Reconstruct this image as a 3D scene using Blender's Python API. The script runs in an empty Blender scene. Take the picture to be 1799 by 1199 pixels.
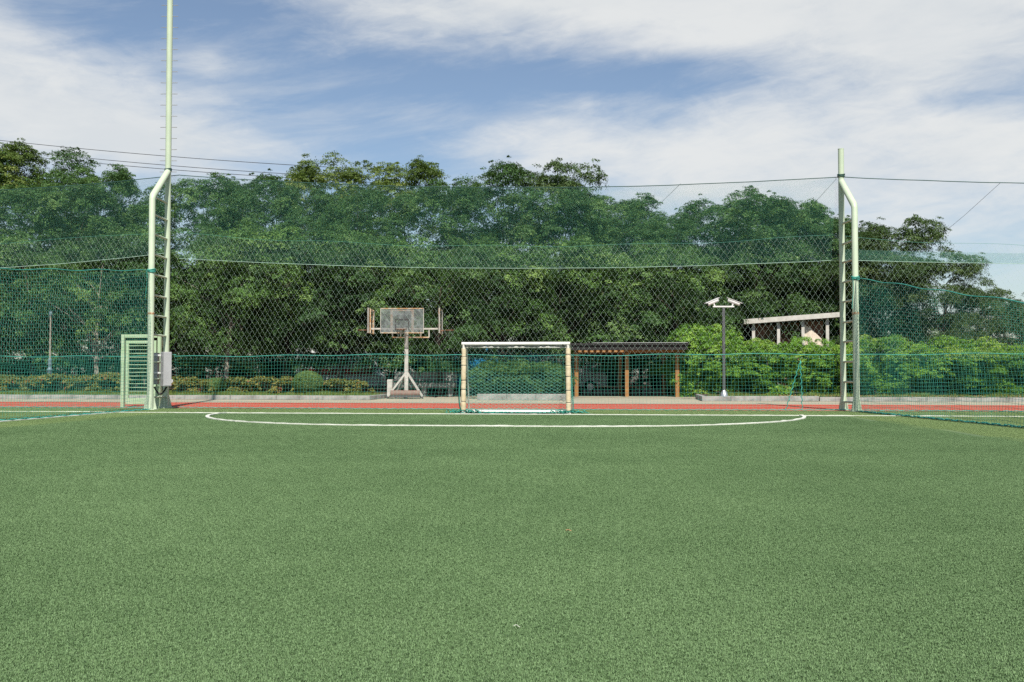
import bpy, math, random
import numpy as np
from mathutils import Vector

R = math.radians
scene = bpy.context.scene
COL = scene.collection

# ------------------------------------------------------------------ camera
F = 1750.0                      # focal length in photograph pixels (1799 wide)
CAMH = 1.15
PITCH = math.atan(54.5 / F)
YAW = R(6.3)                    # camera turned a little left of the pitch's long axis
cam_d = bpy.data.cameras.new('camera')
cam_d.sensor_width = 36.0
cam_d.lens = F / 1799 * 36.0
cam_d.clip_start = 0.05
cam_d.clip_end = 5000
cam = bpy.data.objects.new('camera', cam_d)
COL.objects.link(cam)
cam.location = (0, 0, CAMH)
cam.rotation_euler = (R(90) + PITCH, 0, YAW)
scene.camera = cam

# ------------------------------------------------------------------ render look
scene.render.engine = 'CYCLES'
scene.cycles.use_denoising = False
scene.cycles.max_bounces = 8
scene.cycles.transparent_max_bounces = 24
scene.cycles.sample_clamp_indirect = 4.0
scene.view_settings.view_transform = 'Standard'
scene.view_settings.look = 'None'
scene.view_settings.gamma = 1.0
scene.view_settings.exposure = 0.5
scene.view_settings.use_curve_mapping = False

# ------------------------------------------------------------------ sun and sky
SUN_EL = R(50)
LIGHT_AZ = R(14.5)                # the light travels away from the camera, this far left of +Y
sun_d = bpy.data.lights.new('sun', 'SUN')
sun_d.energy = 4.8
sun_d.angle = R(0.53)
sun_d.color = (1.0, 0.95, 0.86)
sun = bpy.data.objects.new('sun', sun_d)
COL.objects.link(sun)
ldir = Vector((-math.sin(LIGHT_AZ) * math.cos(SUN_EL), math.cos(LIGHT_AZ) * math.cos(SUN_EL), -math.sin(SUN_EL)))
sun.rotation_euler = ldir.to_track_quat('-Z', 'Y').to_euler()
sun.location = (20, -40, 60)

world = bpy.data.worlds.new('World')
scene.world = world
world.use_nodes = True
nt = world.node_tree
nt.nodes.clear()


class NB:
    """small helper for math node chains"""
    def __init__(s, tree):
        s.t = tree

    def node(s, kind, **kw):
        n = s.t.nodes.new(kind)
        for k, v in kw.items():
            setattr(n, k, v)
        return n

    def put(s, sock, val):
        if isinstance(val, bpy.types.NodeSocket):
            s.t.links.new(val, sock)
        else:
            sock.default_value = val

    def m(s, op, a, b=0.0, c=0.0, clamp=False):
        n = s.node('ShaderNodeMath', operation=op, use_clamp=clamp)
        s.put(n.inputs[0], a); s.put(n.inputs[1], b); s.put(n.inputs[2], c)
        return n.outputs[0]

    def smooth(s, v, lo, hi, a=0.0, b=1.0):
        n = s.node('ShaderNodeMapRange', interpolation_type='SMOOTHSTEP')
        s.put(n.inputs['Value'], v); s.put(n.inputs['From Min'], lo); s.put(n.inputs['From Max'], hi)
        s.put(n.inputs['To Min'], a); s.put(n.inputs['To Max'], b)
        return n.outputs[0]

    def noise(s, vec, scale, detail=6, rough=0.55, dist=0.0):
        n = s.node('ShaderNodeTexNoise')
        if vec is not None:
            s.put(n.inputs['Vector'], vec)
        n.inputs['Scale'].default_value = scale
        n.inputs['Detail'].default_value = detail
        n.inputs['Roughness'].default_value = rough
        n.inputs['Distortion'].default_value = dist
        return n.outputs[0]

    def mixc(s, f, a, b):
        n = s.node('ShaderNodeMix', data_type='RGBA')
        s.put(n.inputs[0], f); s.put(n.inputs[6], a); s.put(n.inputs[7], b)
        return n.outputs[2]


w = NB(nt)
sky = w.node('ShaderNodeTexSky', sky_type='NISHITA')
sky.sun_disc = False
sky.sun_elevation = SUN_EL
# the sun stands behind the camera, opposite to where the light travels
sky.sun_rotation = math.atan2(-ldir.x, -ldir.y)
sky.air_density = 1.0
sky.dust_density = 0.6
sky.ozone_density = 1.6
tc = w.node('ShaderNodeTexCoord')
sep = w.node('ShaderNodeSeparateXYZ')
nt.links.new(tc.outputs['Generated'], sep.inputs[0])
dx, dy, dz = sep.outputs
az = w.m('ARCTAN2', dx, dy)                     # 0 along +Y, positive to the right
el = w.m('ARCSINE', dz)
# stretched direction for the streaky high cloud
cmb = w.node('ShaderNodeCombineXYZ')
w.put(cmb.inputs[0], dx); w.put(cmb.inputs[1], dy); w.put(cmb.inputs[2], w.m('MULTIPLY', dz, 3.0))
dirv = cmb.outputs[0]
# slanted coordinates for the wisps
cmb2 = w.node('ShaderNodeCombineXYZ')
w.put(cmb2.inputs[0], w.m('MULTIPLY', dx, 1.0))
w.put(cmb2.inputs[1], dy)
w.put(cmb2.inputs[2], w.m('MULTIPLY_ADD', dx, -1.0, w.m('MULTIPLY', dz, 5.0)))
wisp = cmb2.outputs[0]
n_big = w.noise(dirv, 5.0, 7, 0.58, 0.25)
n_wisp = w.noise(wisp, 7.0, 8, 0.62, 0.35)
n_fine = w.noise(dirv, 17.0, 8, 0.66, 0.6)


def px_az(px):
    return math.atan((px - 899.5) / F) - YAW


def px_el(py):
    return math.atan((654 - py) / F)


def ell(px, py, rx, ry, wgt):
    u = w.m('DIVIDE', w.m('SUBTRACT', az, px_az(px)), rx / F)
    v = w.m('DIVIDE', w.m('SUBTRACT', el, px_el(py)), ry / F)
    d2 = w.m('ADD', w.m('MULTIPLY', u, u), w.m('MULTIPLY', v, v))
    g = w.m('EXPONENT', w.m('MULTIPLY', d2, -1.0))
    return w.m('MULTIPLY', g, wgt)


def addall(xs):
    r = xs[0]
    for x in xs[1:]:
        r = w.m('ADD', r, x)
    return r


# banks of cloud where they stand in this sky; elsewhere the noise alone decides
banks = addall([
    ell(1000, -20, 420, 75, 0.62), ell(720, 30, 170, 50, 0.34), ell(1330, 10, 260, 105, 0.45),
    ell(1620, 120, 260, 110, 0.62), ell(1760, 20, 200, 130, 0.35), ell(1720, 285, 130, 50, 0.36),
    ell(40, 235, 210, 80, 0.60), ell(230, 270, 150, 55, 0.34), ell(-120, 130, 190, 130, 0.40),
    ell(365, 128, 62, 24, 0.36), ell(330, 215, 240, 60, 0.20),
    ell(1250, 255, 340, 60, 0.34), ell(950, 235, 160, 42, 0.20), ell(1150, 320, 300, 45, 0.22),
    ell(830, 265, 150, 20, 0.18), ell(400, 290, 260, 50, 0.34),
    ell(1640, 350, 330, 90, 0.42), ell(1280, 330, 260, 60, 0.22)])
holes = addall([
    ell(660, 215, 150, 120, 0.34), ell(1060, 130, 300, 34, 0.46), ell(1320, 165, 150, 22, 0.14),
    ell(420, 40, 130, 70, 0.22), ell(1690, 215, 90, 18, 0.30), ell(210, 60, 150, 55, 0.34)])
base = w.m('SUBTRACT', w.m('ADD', banks, 0.08), holes)
dens = w.m('ADD', base, w.m('MULTIPLY', w.m('SUBTRACT', n_big, 0.5), 0.85))
dens = w.m('ADD', dens, w.m('MULTIPLY', w.m('SUBTRACT', n_wisp, 0.5), 0.75))
dens = w.m('ADD', dens, w.m('MULTIPLY', w.m('SUBTRACT', n_fine, 0.5), 0.55))
cov = w.smooth(dens, -0.16, 0.88)
veil = w.smooth(w.m('ADD', n_wisp, w.m('MULTIPLY', base, 0.4)), 0.38, 0.80, 0.04, 0.42)
cov = w.m('MAXIMUM', cov, veil)
cov = w.m('MULTIPLY', cov, 0.93)
shade = w.smooth(w.m('ADD', n_big, w.m('MULTIPLY', n_fine, 0.35)), 0.45, 0.85)
cloud = w.mixc(shade, (5.5, 5.75, 5.9, 1), (6.25, 6.35, 6.3, 1))
skyc = w.node('ShaderNodeHueSaturation')
skyc.inputs['Saturation'].default_value = 1.0
skyc.inputs['Value'].default_value = 0.87
nt.links.new(sky.outputs[0], skyc.inputs['Color'])
col = w.mixc(cov, skyc.outputs[0], cloud)
bg = w.node('ShaderNodeBackground')
bg.inputs['Strength'].default_value = 0.092
nt.links.new(col, bg.inputs['Color'])
out = w.node('ShaderNodeOutputWorld')
nt.links.new(bg.outputs[0], out.inputs['Surface'])

# ------------------------------------------------------------------ pixel -> place helpers
AX = Vector((-math.sin(YAW), math.cos(YAW), 0))
RX = Vector((math.cos(YAW), math.sin(YAW), 0))
CAMP = Vector((0, 0, CAMH))
CP, SP = math.cos(PITCH), math.sin(PITCH)


def ray(px, py):
    u = (px - 899.5) / F
    v = (599.5 - py) / F
    fwd = AX * CP + Vector((0, 0, SP))
    up = AX * -SP + Vector((0, 0, CP))
    return fwd + RX * u + up * v


def G(px, py, z=0.0):
    r = ray(px, py)
    return CAMP + r * ((z - CAMH) / r.z)


def onY(px, py, Y):
    r = ray(px, py)
    return CAMP + r * (Y / r.y)


# ------------------------------------------------------------------ materials
MATS = {}


def mat(name, c1, c2=None, rough=0.7, scale=6.0, metal=0.0, bump=0.0, bscale=40.0, spec=0.4, lo=0.35, hi=0.65, stain=None, sscale=3.0, slo=0.55, shi=0.7):
    if name in MATS:
        return MATS[name]
    m = bpy.data.materials.new(name)
    m.use_nodes = True
    b = NB(m.node_tree)
    p = m.node_tree.nodes['Principled BSDF']
    t = b.node('ShaderNodeTexCoord')
    c2 = c2 or tuple(x * 0.8 for x in c1)
    fac = b.smooth(b.noise(t.outputs['Object'], scale, 8, 0.6), lo, hi)
    c = b.mixc(fac, (*c1, 1), (*c2, 1))
    if stain:
        sf = b.smooth(b.noise(t.outputs['Object'], sscale, 8, 0.65, 0.4), slo, shi)
        c = b.mixc(sf, c, (*stain, 1))
    m.node_tree.links.new(c, p.inputs['Base Color'])
    p.inputs['Roughness'].default_value = rough
    p.inputs['Metallic'].default_value = metal
    p.inputs['Specular IOR Level'].default_value = spec
    if bump:
        bn = b.node('ShaderNodeBump')
        bn.inputs['Strength'].default_value = bump
        bn.inputs['Distance'].default_value = 0.01
        b.put(bn.inputs['Height'], b.noise(t.outputs['Object'], bscale, 4, 0.6))
        m.node_tree.links.new(bn.outputs[0], p.inputs['Normal'])
    MATS[name] = m
    return m


def leafmat(name, stops, transl=0.3, rough=0.5):
    """stops: list of (position, colour) over the per-leaf 'tone' attribute"""
    m = bpy.data.materials.new(name)
    m.use_nodes = True
    b = NB(m.node_tree)
    t = m.node_tree
    t.nodes.remove(t.nodes['Principled BSDF'])
    at = b.node('ShaderNodeAttribute', attribute_name='tone')
    oi = b.node('ShaderNodeObjectInfo')
    f = b.m('ADD', at.outputs['Fac'], b.m('MULTIPLY', b.m('SUBTRACT', oi.outputs['Random'], 0.5), 0.16), clamp=True)
    ramp = b.node('ShaderNodeValToRGB')
    e = ramp.color_ramp.elements
    e[0].position, e[0].color = stops[0][0], (*stops[0][1], 1)
    e[1].position, e[1].color = stops[-1][0], (*stops[-1][1], 1)
    for pos, c in stops[1:-1]:
        x = e.new(pos); x.color = (*c, 1)
    b.put(ramp.inputs[0], f)
    pr = b.node('ShaderNodeBsdfPrincipled')
    b.put(pr.inputs['Base Color'], ramp.outputs[0])
    pr.inputs['Roughness'].default_value = rough
    pr.inputs['Specular IOR Level'].default_value = 0.35
    tr = b.node('ShaderNodeBsdfTranslucent')
    b.put(tr.inputs['Color'], b.mixc(0.5, ramp.outputs[0], (0.16, 0.22, 0.03, 1)))
    mx = b.node('ShaderNodeMixShader')
    mx.inputs[0].default_value = transl
    t.links.new(pr.outputs[0], mx.inputs[1]); t.links.new(tr.outputs[0], mx.inputs[2])
    t.links.new(mx.outputs[0], t.nodes['Material Output'].inputs['Surface'])
    MATS[name] = m
    return m


pole_paint = mat('pale_green_paint', (0.455, 0.525, 0.39), (0.41, 0.485, 0.36), 0.42, 2.2, bump=0.05, stain=(0.34, 0.22, 0.12), sscale=2.4, slo=0.655, shi=0.76)
gate_paint = mat('gate_green_paint', (0.33, 0.45, 0.27), (0.38, 0.48, 0.33), 0.45, 3.0, stain=(0.33, 0.26, 0.15), sscale=4, slo=0.68, shi=0.78)
rust = mat('rust', (0.34, 0.14, 0.045), (0.50, 0.46, 0.34), 0.85, 16.0, bump=0.3)
white_paint = mat('white_paint', (0.66, 0.65, 0.60), (0.58, 0.56, 0.50), 0.5, 5.0, bump=0.04, stain=(0.36, 0.31, 0.24), sscale=6, slo=0.68, shi=0.82)
pad_foam = mat('yellowed_foam', (0.52, 0.42, 0.26), (0.57, 0.49, 0.34), 0.8, 5.0, bump=0.3, bscale=30, stain=(0.43, 0.32, 0.19), sscale=7, slo=0.62, shi=0.8)
dark_cord = mat('dark_cord', (0.05, 0.06, 0.05), None, 0.8)
grey_box = mat('grey_box_paint', (0.36, 0.36, 0.37), (0.32, 0.32, 0.33), 0.4, 2.0, bump=0.03)
grey_side = mat('grey_plate', (0.33, 0.35, 0.34), None, 0.5)
black_cable = mat('black_cable', (0.012, 0.012, 0.013), None, 0.5)
concrete = mat('concrete', (0.27, 0.26, 0.24), (0.20, 0.195, 0.185), 0.9, 3.0, bump=0.3, stain=(0.14, 0.135, 0.125), sscale=2.3, slo=0.55, shi=0.75)
kerb_stone_m = mat('kerb_granite', (0.31, 0.30, 0.285), (0.22, 0.21, 0.20), 0.9, 4.0, bump=0.3, stain=(0.15, 0.145, 0.135), sscale=3.0, slo=0.52, shi=0.72)
paving = mat('pale_paving', (0.35, 0.32, 0.235), (0.30, 0.27, 0.20), 0.9, 1.2, bump=0.2, stain=(0.29, 0.26, 0.21), sscale=0.6, slo=0.5, shi=0.75)
track_m = mat('red_track', (0.43, 0.085, 0.056), (0.37, 0.070, 0.046), 0.9, 1.4, bump=0.3, bscale=120, stain=(0.42, 0.12, 0.085), sscale=0.7, spec=0.1)
line_m = mat('white_turf_line', (0.62, 0.63, 0.56), (0.52, 0.54, 0.47), 0.9, 22.0, bump=0.5, bscale=90)
line_thin_m = mat('worn_white_line', (0.66, 0.70, 0.58), (0.50, 0.57, 0.42), 0.9, 9.0)
soil = mat('soil', (0.085, 0.062, 0.042), (0.055, 0.045, 0.03), 1.0, 2.0, bump=0.5)
litter = mat('dry_leaf', (0.42, 0.27, 0.13), (0.26, 0.15, 0.07), 0.9, 40.0)
teal = mat('teal_twine', (0.035, 0.27, 0.205), (0.05, 0.31, 0.245), 0.5, 3.0)
teal_rope = mat('teal_rope', (0.03, 0.25, 0.20), (0.045, 0.30, 0.245), 0.6, 8.0, bump=0.4)
pale_twine = mat('pale_green_twine', (0.46, 0.60, 0.52), (0.38, 0.52, 0.45), 0.4, 2.0)
fine_twine = mat('fine_green_twine', (0.06, 0.23, 0.18), (0.07, 0.26, 0.20), 0.5, 2.0)
goal_twine = mat('pale_teal_twine', (0.15, 0.40, 0.32), (0.20, 0.44, 0.36), 0.5, 3.0)
dark_rope = mat('dark_green_rope', (0.02, 0.075, 0.06), None, 0.6)
pale_rope = mat('pale_rope', (0.34, 0.50, 0.42), None, 0.6)
bark = mat('bark', (0.085, 0.066, 0.05), (0.05, 0.04, 0.032), 0.95, 9.0, bump=0.6)
pale_bark = mat('pale_bark', (0.33, 0.29, 0.24), (0.21, 0.18, 0.15), 0.95, 9.0, bump=0.6)
timber = mat('orange_timber', (0.31, 0.15, 0.044), (0.23, 0.105, 0.032), 0.6, 7.0, bump=0.2)
roof_dark = mat('dark_roof', (0.016, 0.015, 0.015), (0.012, 0.011, 0.011), 0.8, 4.0)
roof_edge = mat('roof_edge_metal', (0.42, 0.43, 0.43), None, 0.4)
hoop_white = mat('weathered_white', (0.46, 0.44, 0.40), (0.36, 0.345, 0.31), 0.6, 5.0, stain=(0.34, 0.19, 0.10), sscale=5, slo=0.6, shi=0.74)
hoop_rust = mat('peeling_orange', (0.50, 0.43, 0.33), (0.42, 0.22, 0.085), 0.75, 7.0, lo=0.42, hi=0.58)
base_brown = mat('brown_base', (0.20, 0.13, 0.105), (0.155, 0.10, 0.08), 0.7, 5.0)
ring_m = mat('rusted_ring', (0.20, 0.095, 0.055), None, 0.7)
dark_line = mat('dark_marking', (0.04, 0.04, 0.04), None, 0.7)
white_metal = mat('white_metal', (0.60, 0.60, 0.59), (0.55, 0.55, 0.54), 0.45, 4)
post_dark = mat('dark_grey_post', (0.085, 0.09, 0.095), None, 0.4)
silver = mat('silver', (0.55, 0.55, 0.55), None, 0.3, metal=0.8)
lamp_blue = mat('blue_grey_paint', (0.13, 0.185, 0.215), (0.105, 0.15, 0.18), 0.5, 5.0)
shelter_white = mat('shelter_white', (0.50, 0.48, 0.44), (0.41, 0.39, 0.35), 0.7, 3.0, stain=(0.33, 0.28, 0.22), sscale=4)
shelter_brown = mat('shelter_brown', (0.27, 0.14, 0.085), (0.20, 0.105, 0.065), 0.8, 3.0)
cloth_cream = mat('cream_cloth', (0.66, 0.57, 0.46), (0.58, 0.49, 0.39), 0.8, 6.0)
yellow_paint = mat('yellow_paint', (0.62, 0.56, 0.12), None, 0.6)
van_white = mat('van_white', (0.68, 0.70, 0.71), None, 0.3)
van_blue = mat('van_blue', (0.03, 0.25, 0.50), None, 0.4)
van_glass = mat('van_glass', (0.03, 0.04, 0.05), None, 0.1)
tyre = mat('tyre', (0.02, 0.02, 0.02), None, 0.9)
red_paint = mat('dull_red', (0.34, 0.045, 0.04), None, 0.5)


def glassy(name, col, alpha):
    m = bpy.data.materials.new(name)
    m.use_nodes = True
    b = NB(m.node_tree)
    p = m.node_tree.nodes['Principled BSDF']
    t = b.node('ShaderNodeTexCoord')
    n = b.smooth(b.noise(t.outputs['Object'], 4.0, 8, 0.65, 0.6), 0.35, 0.7)
    b.put(p.inputs['Base Color'], b.mixc(n, (*col, 1), (*[min(1, c * 1.55) for c in col], 1)))
    b.put(p.inputs['Alpha'], b.smooth(n, 0.0, 1.0, alpha - 0.1, alpha + 0.1))
    p.inputs['Roughness'].default_value = 0.35
    MATS[name] = m
    return m


poly_board = glassy('scratched_board', (0.17, 0.19, 0.19), 0.36)


def turfmat(name, dark, light):
    m = bpy.data.materials.new(name)
    m.use_nodes = True
    b = NB(m.node_tree)
    p = m.node_tree.nodes['Principled BSDF']
    geo = b.node('ShaderNodeNewGeometry')
    n1 = b.noise(geo.outputs['Position'], 0.32, 6, 0.65)
    n2 = b.noise(geo.outputs['Position'], 5.0, 4, 0.6)
    at = b.node('ShaderNodeAttribute', attribute_name='tone')
    f = b.m('ADD', b.m('MULTIPLY', at.outputs['Fac'], 0.55), b.m('MULTIPLY', b.m('ADD', b.m('MULTIPLY', b.m('SUBTRACT', n1, .5), 2.2), b.m('ADD', n2, .5)), 0.45))
    f = b.m('SUBTRACT', f, 0.225, clamp=True)
    b.put(p.inputs['Base Color'], b.mixc(f, (*dark, 1), (*light, 1)))
    p.inputs['Roughness'].default_value = 0.55
    p.inputs['Specular IOR Level'].default_value = 0.3
    MATS[name] = m
    return m


turf_in = turfmat('pitch_turf', (0.065, 0.128, 0.046), (0.184, 0.286, 0.128))
turf_out = turfmat('pale_turf', (0.105, 0.170, 0.056), (0.235, 0.320, 0.130))
turf_base_in = mat('pitch_backing', (0.085, 0.135, 0.058), (0.07, 0.118, 0.05), 1.0, 1.5)
turf_base_out = mat('pale_backing', (0.105, 0.16, 0.06), (0.095, 0.145, 0.055), 1.0, 1.5)
grass_m = leafmat('grass_blade', [(0, (0.07, 0.13, 0.025)), (0.6, (0.13, 0.21, 0.04)), (1, (0.24, 0.27, 0.07))], 0.25)


# ------------------------------------------------------------------ mesh helpers
class MB:
    def __init__(s):
        s.v, s.f, s.sm = [], [], []

    def face(s, idx, smooth=False):
        s.f.append(idx); s.sm.append(smooth)

    def box(s, c, size, rz=0.0, bev=0.0):
        """box centred at c; a small bevel softens its edges"""
        hx, hy, hz = [x / 2 for x in size]
        b = min(bev, hx * .9, hy * .9, hz * .9)
        cr, sr = math.cos(rz), math.sin(rz)
        i0 = len(s.v)

        def P(x, y, z):
            s.v.append((c[0] + x * cr - y * sr, c[1] + x * sr + y * cr, c[2] + z))
        if b <= 0:
            for z in (-hz, hz):
                for x, y in ((-hx, -hy), (hx, -hy), (hx, hy), (-hx, hy)):
                    P(x, y, z)
            for q in ((3, 2, 1, 0), (4, 5, 6, 7), (0, 1, 5, 4), (1, 2, 6, 5), (2, 3, 7, 6), (3, 0, 4, 7)):
                s.face([i0 + k for k in q])
        else:
            for z, o in ((-hz, b), (-hz + b, 0), (hz - b, 0), (hz, b)):
                for x, y in ((-hx, -hy), (hx, -hy), (hx, hy), (-hx, hy)):
                    P(x - math.copysign(o, x), y - math.copysign(o, y), z)
            s.face([i0 + 3, i0 + 2, i0 + 1, i0]); s.face([i0 + 12, i0 + 13, i0 + 14, i0 + 15])
            for k in range(3):
                for j in range(4):
                    a, bb = i0 + 4 * k + j, i0 + 4 * k + (j + 1) % 4
                    s.face([a, bb, bb + 4, a + 4])
        return s

    def bar(s, p, q, w_, h_=None):
        """rectangular bar from p to q"""
        p, q = Vector(p), Vector(q)
        h_ = h_ or w_
        t = (q - p).normalized()
        u = t.cross(Vector((0, 0, 1)))
        u = u.normalized() if u.length > 1e-3 else Vector((1, 0, 0))
        n = u.cross(t).normalized()
        i0 = len(s.v)
        for c in (p, q):
            for a, b in ((-1, -1), (1, -1), (1, 1), (-1, 1)):
                s.v.append(tuple(c + u * (a * w_ / 2) + n * (b * h_ / 2)))
        for qd in ((3, 2, 1, 0), (4, 5, 6, 7), (0, 1, 5, 4), (1, 2, 6, 5), (2, 3, 7, 6), (3, 0, 4, 7)):
            s.face([i0 + k for k in qd])
        return s

    def tube(s, pts, rad, sides=10, caps=True):
        pts = [Vector(p) for p in pts]
        if not hasattr(rad, '__len__'):
            rad = [rad] * len(pts)
        i0 = len(s.v)
        ref = None
        for k, p in enumerate(pts):
            a = pts[max(0, k - 1)]; b = pts[min(len(pts) - 1, k + 1)]
            t = (b - a).normalized()
            if ref is None:
                ref = t.cross(Vector((0, 0, 1)))
                if ref.length < 1e-3:
                    ref = Vector((1, 0, 0))
            ref = (ref - t * ref.dot(t)).normalized()
            o = t.cross(ref)
            # keep the wall thickness through a bend
            k2 = 1.0
            if 0 < k < len(pts) - 1:
                c = (pts[k] - a).normalized().dot(t)
                k2 = 1 / max(0.6, c)
            for j in range(sides):
                an = 2 * math.pi * j / sides
                s.v.append(tuple(p + (ref * math.cos(an) + o * math.sin(an)) * rad[k] * k2))
        for k in range(len(pts) - 1):
            for j in range(sides):
                a, b = i0 + k * sides + j, i0 + k * sides + (j + 1) % sides
                s.face([a, b, b + sides, a + sides], True)
        if caps:
            # the end discs get vertices of their own, so that the wall's normals stay square to the axis
            c0_ = len(s.v)
            e = i0 + (len(pts) - 1) * sides
            s.v.extend(s.v[i0:i0 + sides]); s.v.extend(s.v[e:e + sides])
            s.face([c0_ + j for j in reversed(range(sides))])
            s.face([c0_ + sides + j for j in range(sides)])
        return s

    def prism(s, poly, thick):
        """poly: list of 3-D points in a plane, given a thickness vector"""
        t = Vector(thick)
        n = len(poly)
        i0 = len(s.v)
        for p in poly:
            s.v.append(tuple(Vector(p) - t / 2))
        for p in poly:
            s.v.append(tuple(Vector(p) + t / 2))
        s.face([i0 + k for k in reversed(range(n))]); s.face([i0 + n + k for k in range(n)])
        for k in range(n):
            a, b = i0 + k, i0 + (k + 1) % n
            s.face([a, b, b + n, a + n])
        return s

    def build(s, name, m, parent=None):
        me = bpy.data.meshes.new(name)
        me.from_pydata(s.v, [], s.f)
        me.polygons.foreach_set('use_smooth', s.sm)
        me.materials.append(m)
        me.update()
        return link(name, me, parent)


def link(name, data, parent=None, loc=None):
    o = bpy.data.objects.new(name, data)
    COL.objects.link(o)
    if parent:
        o.parent = parent
        # parts are built in world space: cancel the thing's own place
        o.matrix_parent_inverse = parent.matrix_basis.inverted()
    if loc:
        o.location = loc
    return o


def tag(o, label=None, cat=None, group=None, kind=None):
    if label: o['label'] = label
    if cat: o['category'] = cat
    if group: o['group'] = group
    if kind: o['kind'] = kind
    return o


def thing(name, loc, label, cat, group=None):
    o = bpy.data.objects.new(name, None)
    COL.objects.link(o)
    o.location = loc
    o.empty_display_size = 0.2
    return tag(o, label, cat, group)


def np_mesh(name, verts, quads, m, tone=None, smooth=False):
    verts = np.asarray(verts, dtype=np.float32); quads = np.asarray(quads, dtype=np.int32)
    me = bpy.data.meshes.new(name)
    n, k = quads.shape
    me.vertices.add(len(verts)); me.vertices.foreach_set('co', verts.ravel())
    me.loops.add(n * k); me.loops.foreach_set('vertex_index', quads.ravel())
    me.polygons.add(n)
    me.polygons.foreach_set('loop_start', np.arange(n, dtype=np.int32) * k)
    me.polygons.foreach_set('use_smooth', np.full(n, smooth))
    if tone is not None:
        a = me.attributes.new('tone', 'FLOAT', 'POINT')
        a.data.foreach_set('value', np.asarray(tone, dtype=np.float32))
    me.materials.append(m)
    me.update(calc_edges=True)
    me.validate()
    return me


def sheet(name, pts, z, m, kind='structure'):
    b = MB()
    b.v = [(p[0], p[1], z) for p in pts]
    b.face(list(range(len(pts))))
    o = b.build(name, m)
    o['kind'] = kind
    return o


# ------------------------------------------------------------------ the ground
GOALC = G(905, 728.6)
GY = GOALC.y                       # goal line
NETY = 31.15                        # the tall net behind the goal
TRK0, TRK1, KERBY = 30.45, 36.2, 40.1
XL, XR = -14.2, 6.9                # where the side nets hang
XLi, XRi = -12.75, 5.75            # edge of the darker playing turf

sheet('ground', [(-900, -60), (900, -60), (900, 1800), (-900, 1800)], -0.03, soil)
sheet('surround_turf', [(-60, -12), (50, -12), (50, TRK0), (-60, TRK0)], -0.004, turf_base_out)
sheet('pitch_turf_backing', [(XLi, -12), (XRi + 3.4, -12), (XRi, GY), (XLi, GY)], 0.0, turf_base_in)
sheet('running_track', [(-60, TRK0), (60, TRK0), (60, TRK1), (-60, TRK1)], 0.0, track_m)
sheet('pavement', [(-60, TRK1), (60, TRK1), (60, 52), (-60, 52)], 0.0, paving)
for k, (yy, ww) in enumerate(((TRK0 + 0.10, .05), (32.3, .05), (34.2, .05))):
    sheet('track_line', [(-60, yy), (60, yy), (60, yy + ww), (-60, yy + ww)], 0.004, line_thin_m)

rng = np.random.default_rng(7)


def strip(name, path, width, z, m, jit=0.006):
    """a line on the turf following a path, with slightly ragged edges"""
    b = MB()
    n = len(path)
    for k in range(n):
        a = Vector(path[max(0, k - 1)]); c = Vector(path[min(n - 1, k + 1)])
        t = (c - a).normalized()
        s_ = Vector((-t.y, t.x))
        p = Vector(path[k])
        for sg in (-1, 1):
            q = p + s_ * (sg * width / 2 + rng.normal(0, jit))
            b.v.append((q.x, q.y, z + rng.normal(0, z * .12)))
    # the white pile stands a little proud: top, both flanks
    for v in list(b.v):
        b.v.append((v[0], v[1], 0.002))
    m0 = 2 * n
    for k in range(n - 1):
        b.face([2 * k, 2 * k + 2, 2 * k + 3, 2 * k + 1])
        b.face([m0 + 2 * k, m0 + 2 * k + 2, 2 * k + 2, 2 * k])
        b.face([2 * k + 1, 2 * k + 3, m0 + 2 * k + 3, m0 + 2 * k + 1])
    o = b.build(name, m)
    o['kind'] = 'structure'
    return o


def lin(a, b, n):
    return [(a[0] + (b[0] - a[0]) * k / n, a[1] + (b[1] - a[1]) * k / n) for k in range(n + 1)]


LZ = 0.020
strip('goal_line', lin((XL, GY), (24, GY), 300), 0.085, LZ, line_m)
strip('touch_line', lin((XL, GY), (XL, -8), 200), 0.07, LZ + .002, line_m)
strip('outer_court_line', lin((-45, GY + 0.25), (XL - 0.5, GY + 0.25), 60), 0.06, LZ, line_thin_m)
arc = []
for k in range(49):
    a = math.pi - k / 48 * math.pi / 2
    arc.append((GOALC.x - 2.1 + 6.05 * math.cos(a), GY - 6.05 * math.sin(a)))
arc += lin((GOALC.x - 2.02, GY - 6.05), (GOALC.x + 1.42, GY - 6.05), 24)
for k in range(49):
    a = math.pi / 2 - k / 48 * math.pi / 2
    arc.append((GOALC.x + 1.5 + 6.05 * math.cos(a), GY - 6.05 * math.sin(a)))
strip('penalty_area_line', arc, 0.085, .029, line_m)

# ---- turf pile: a patch of blades scattered over the court by geometry nodes
def vn2(c, f, seed):
    """smooth 2-D pseudo noise, about -1..1"""
    r = np.random.default_rng(seed + 100)
    o = np.zeros(len(c))
    for k in range(8):
        a = r.uniform(0, 6.28); ff = f * r.uniform(.6, 1.4)
        o += np.sin(c[:, 0] * math.cos(a) * ff + c[:, 1] * math.sin(a) * ff + r.uniform(0, 6.28))
    return o / 3.2


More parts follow.
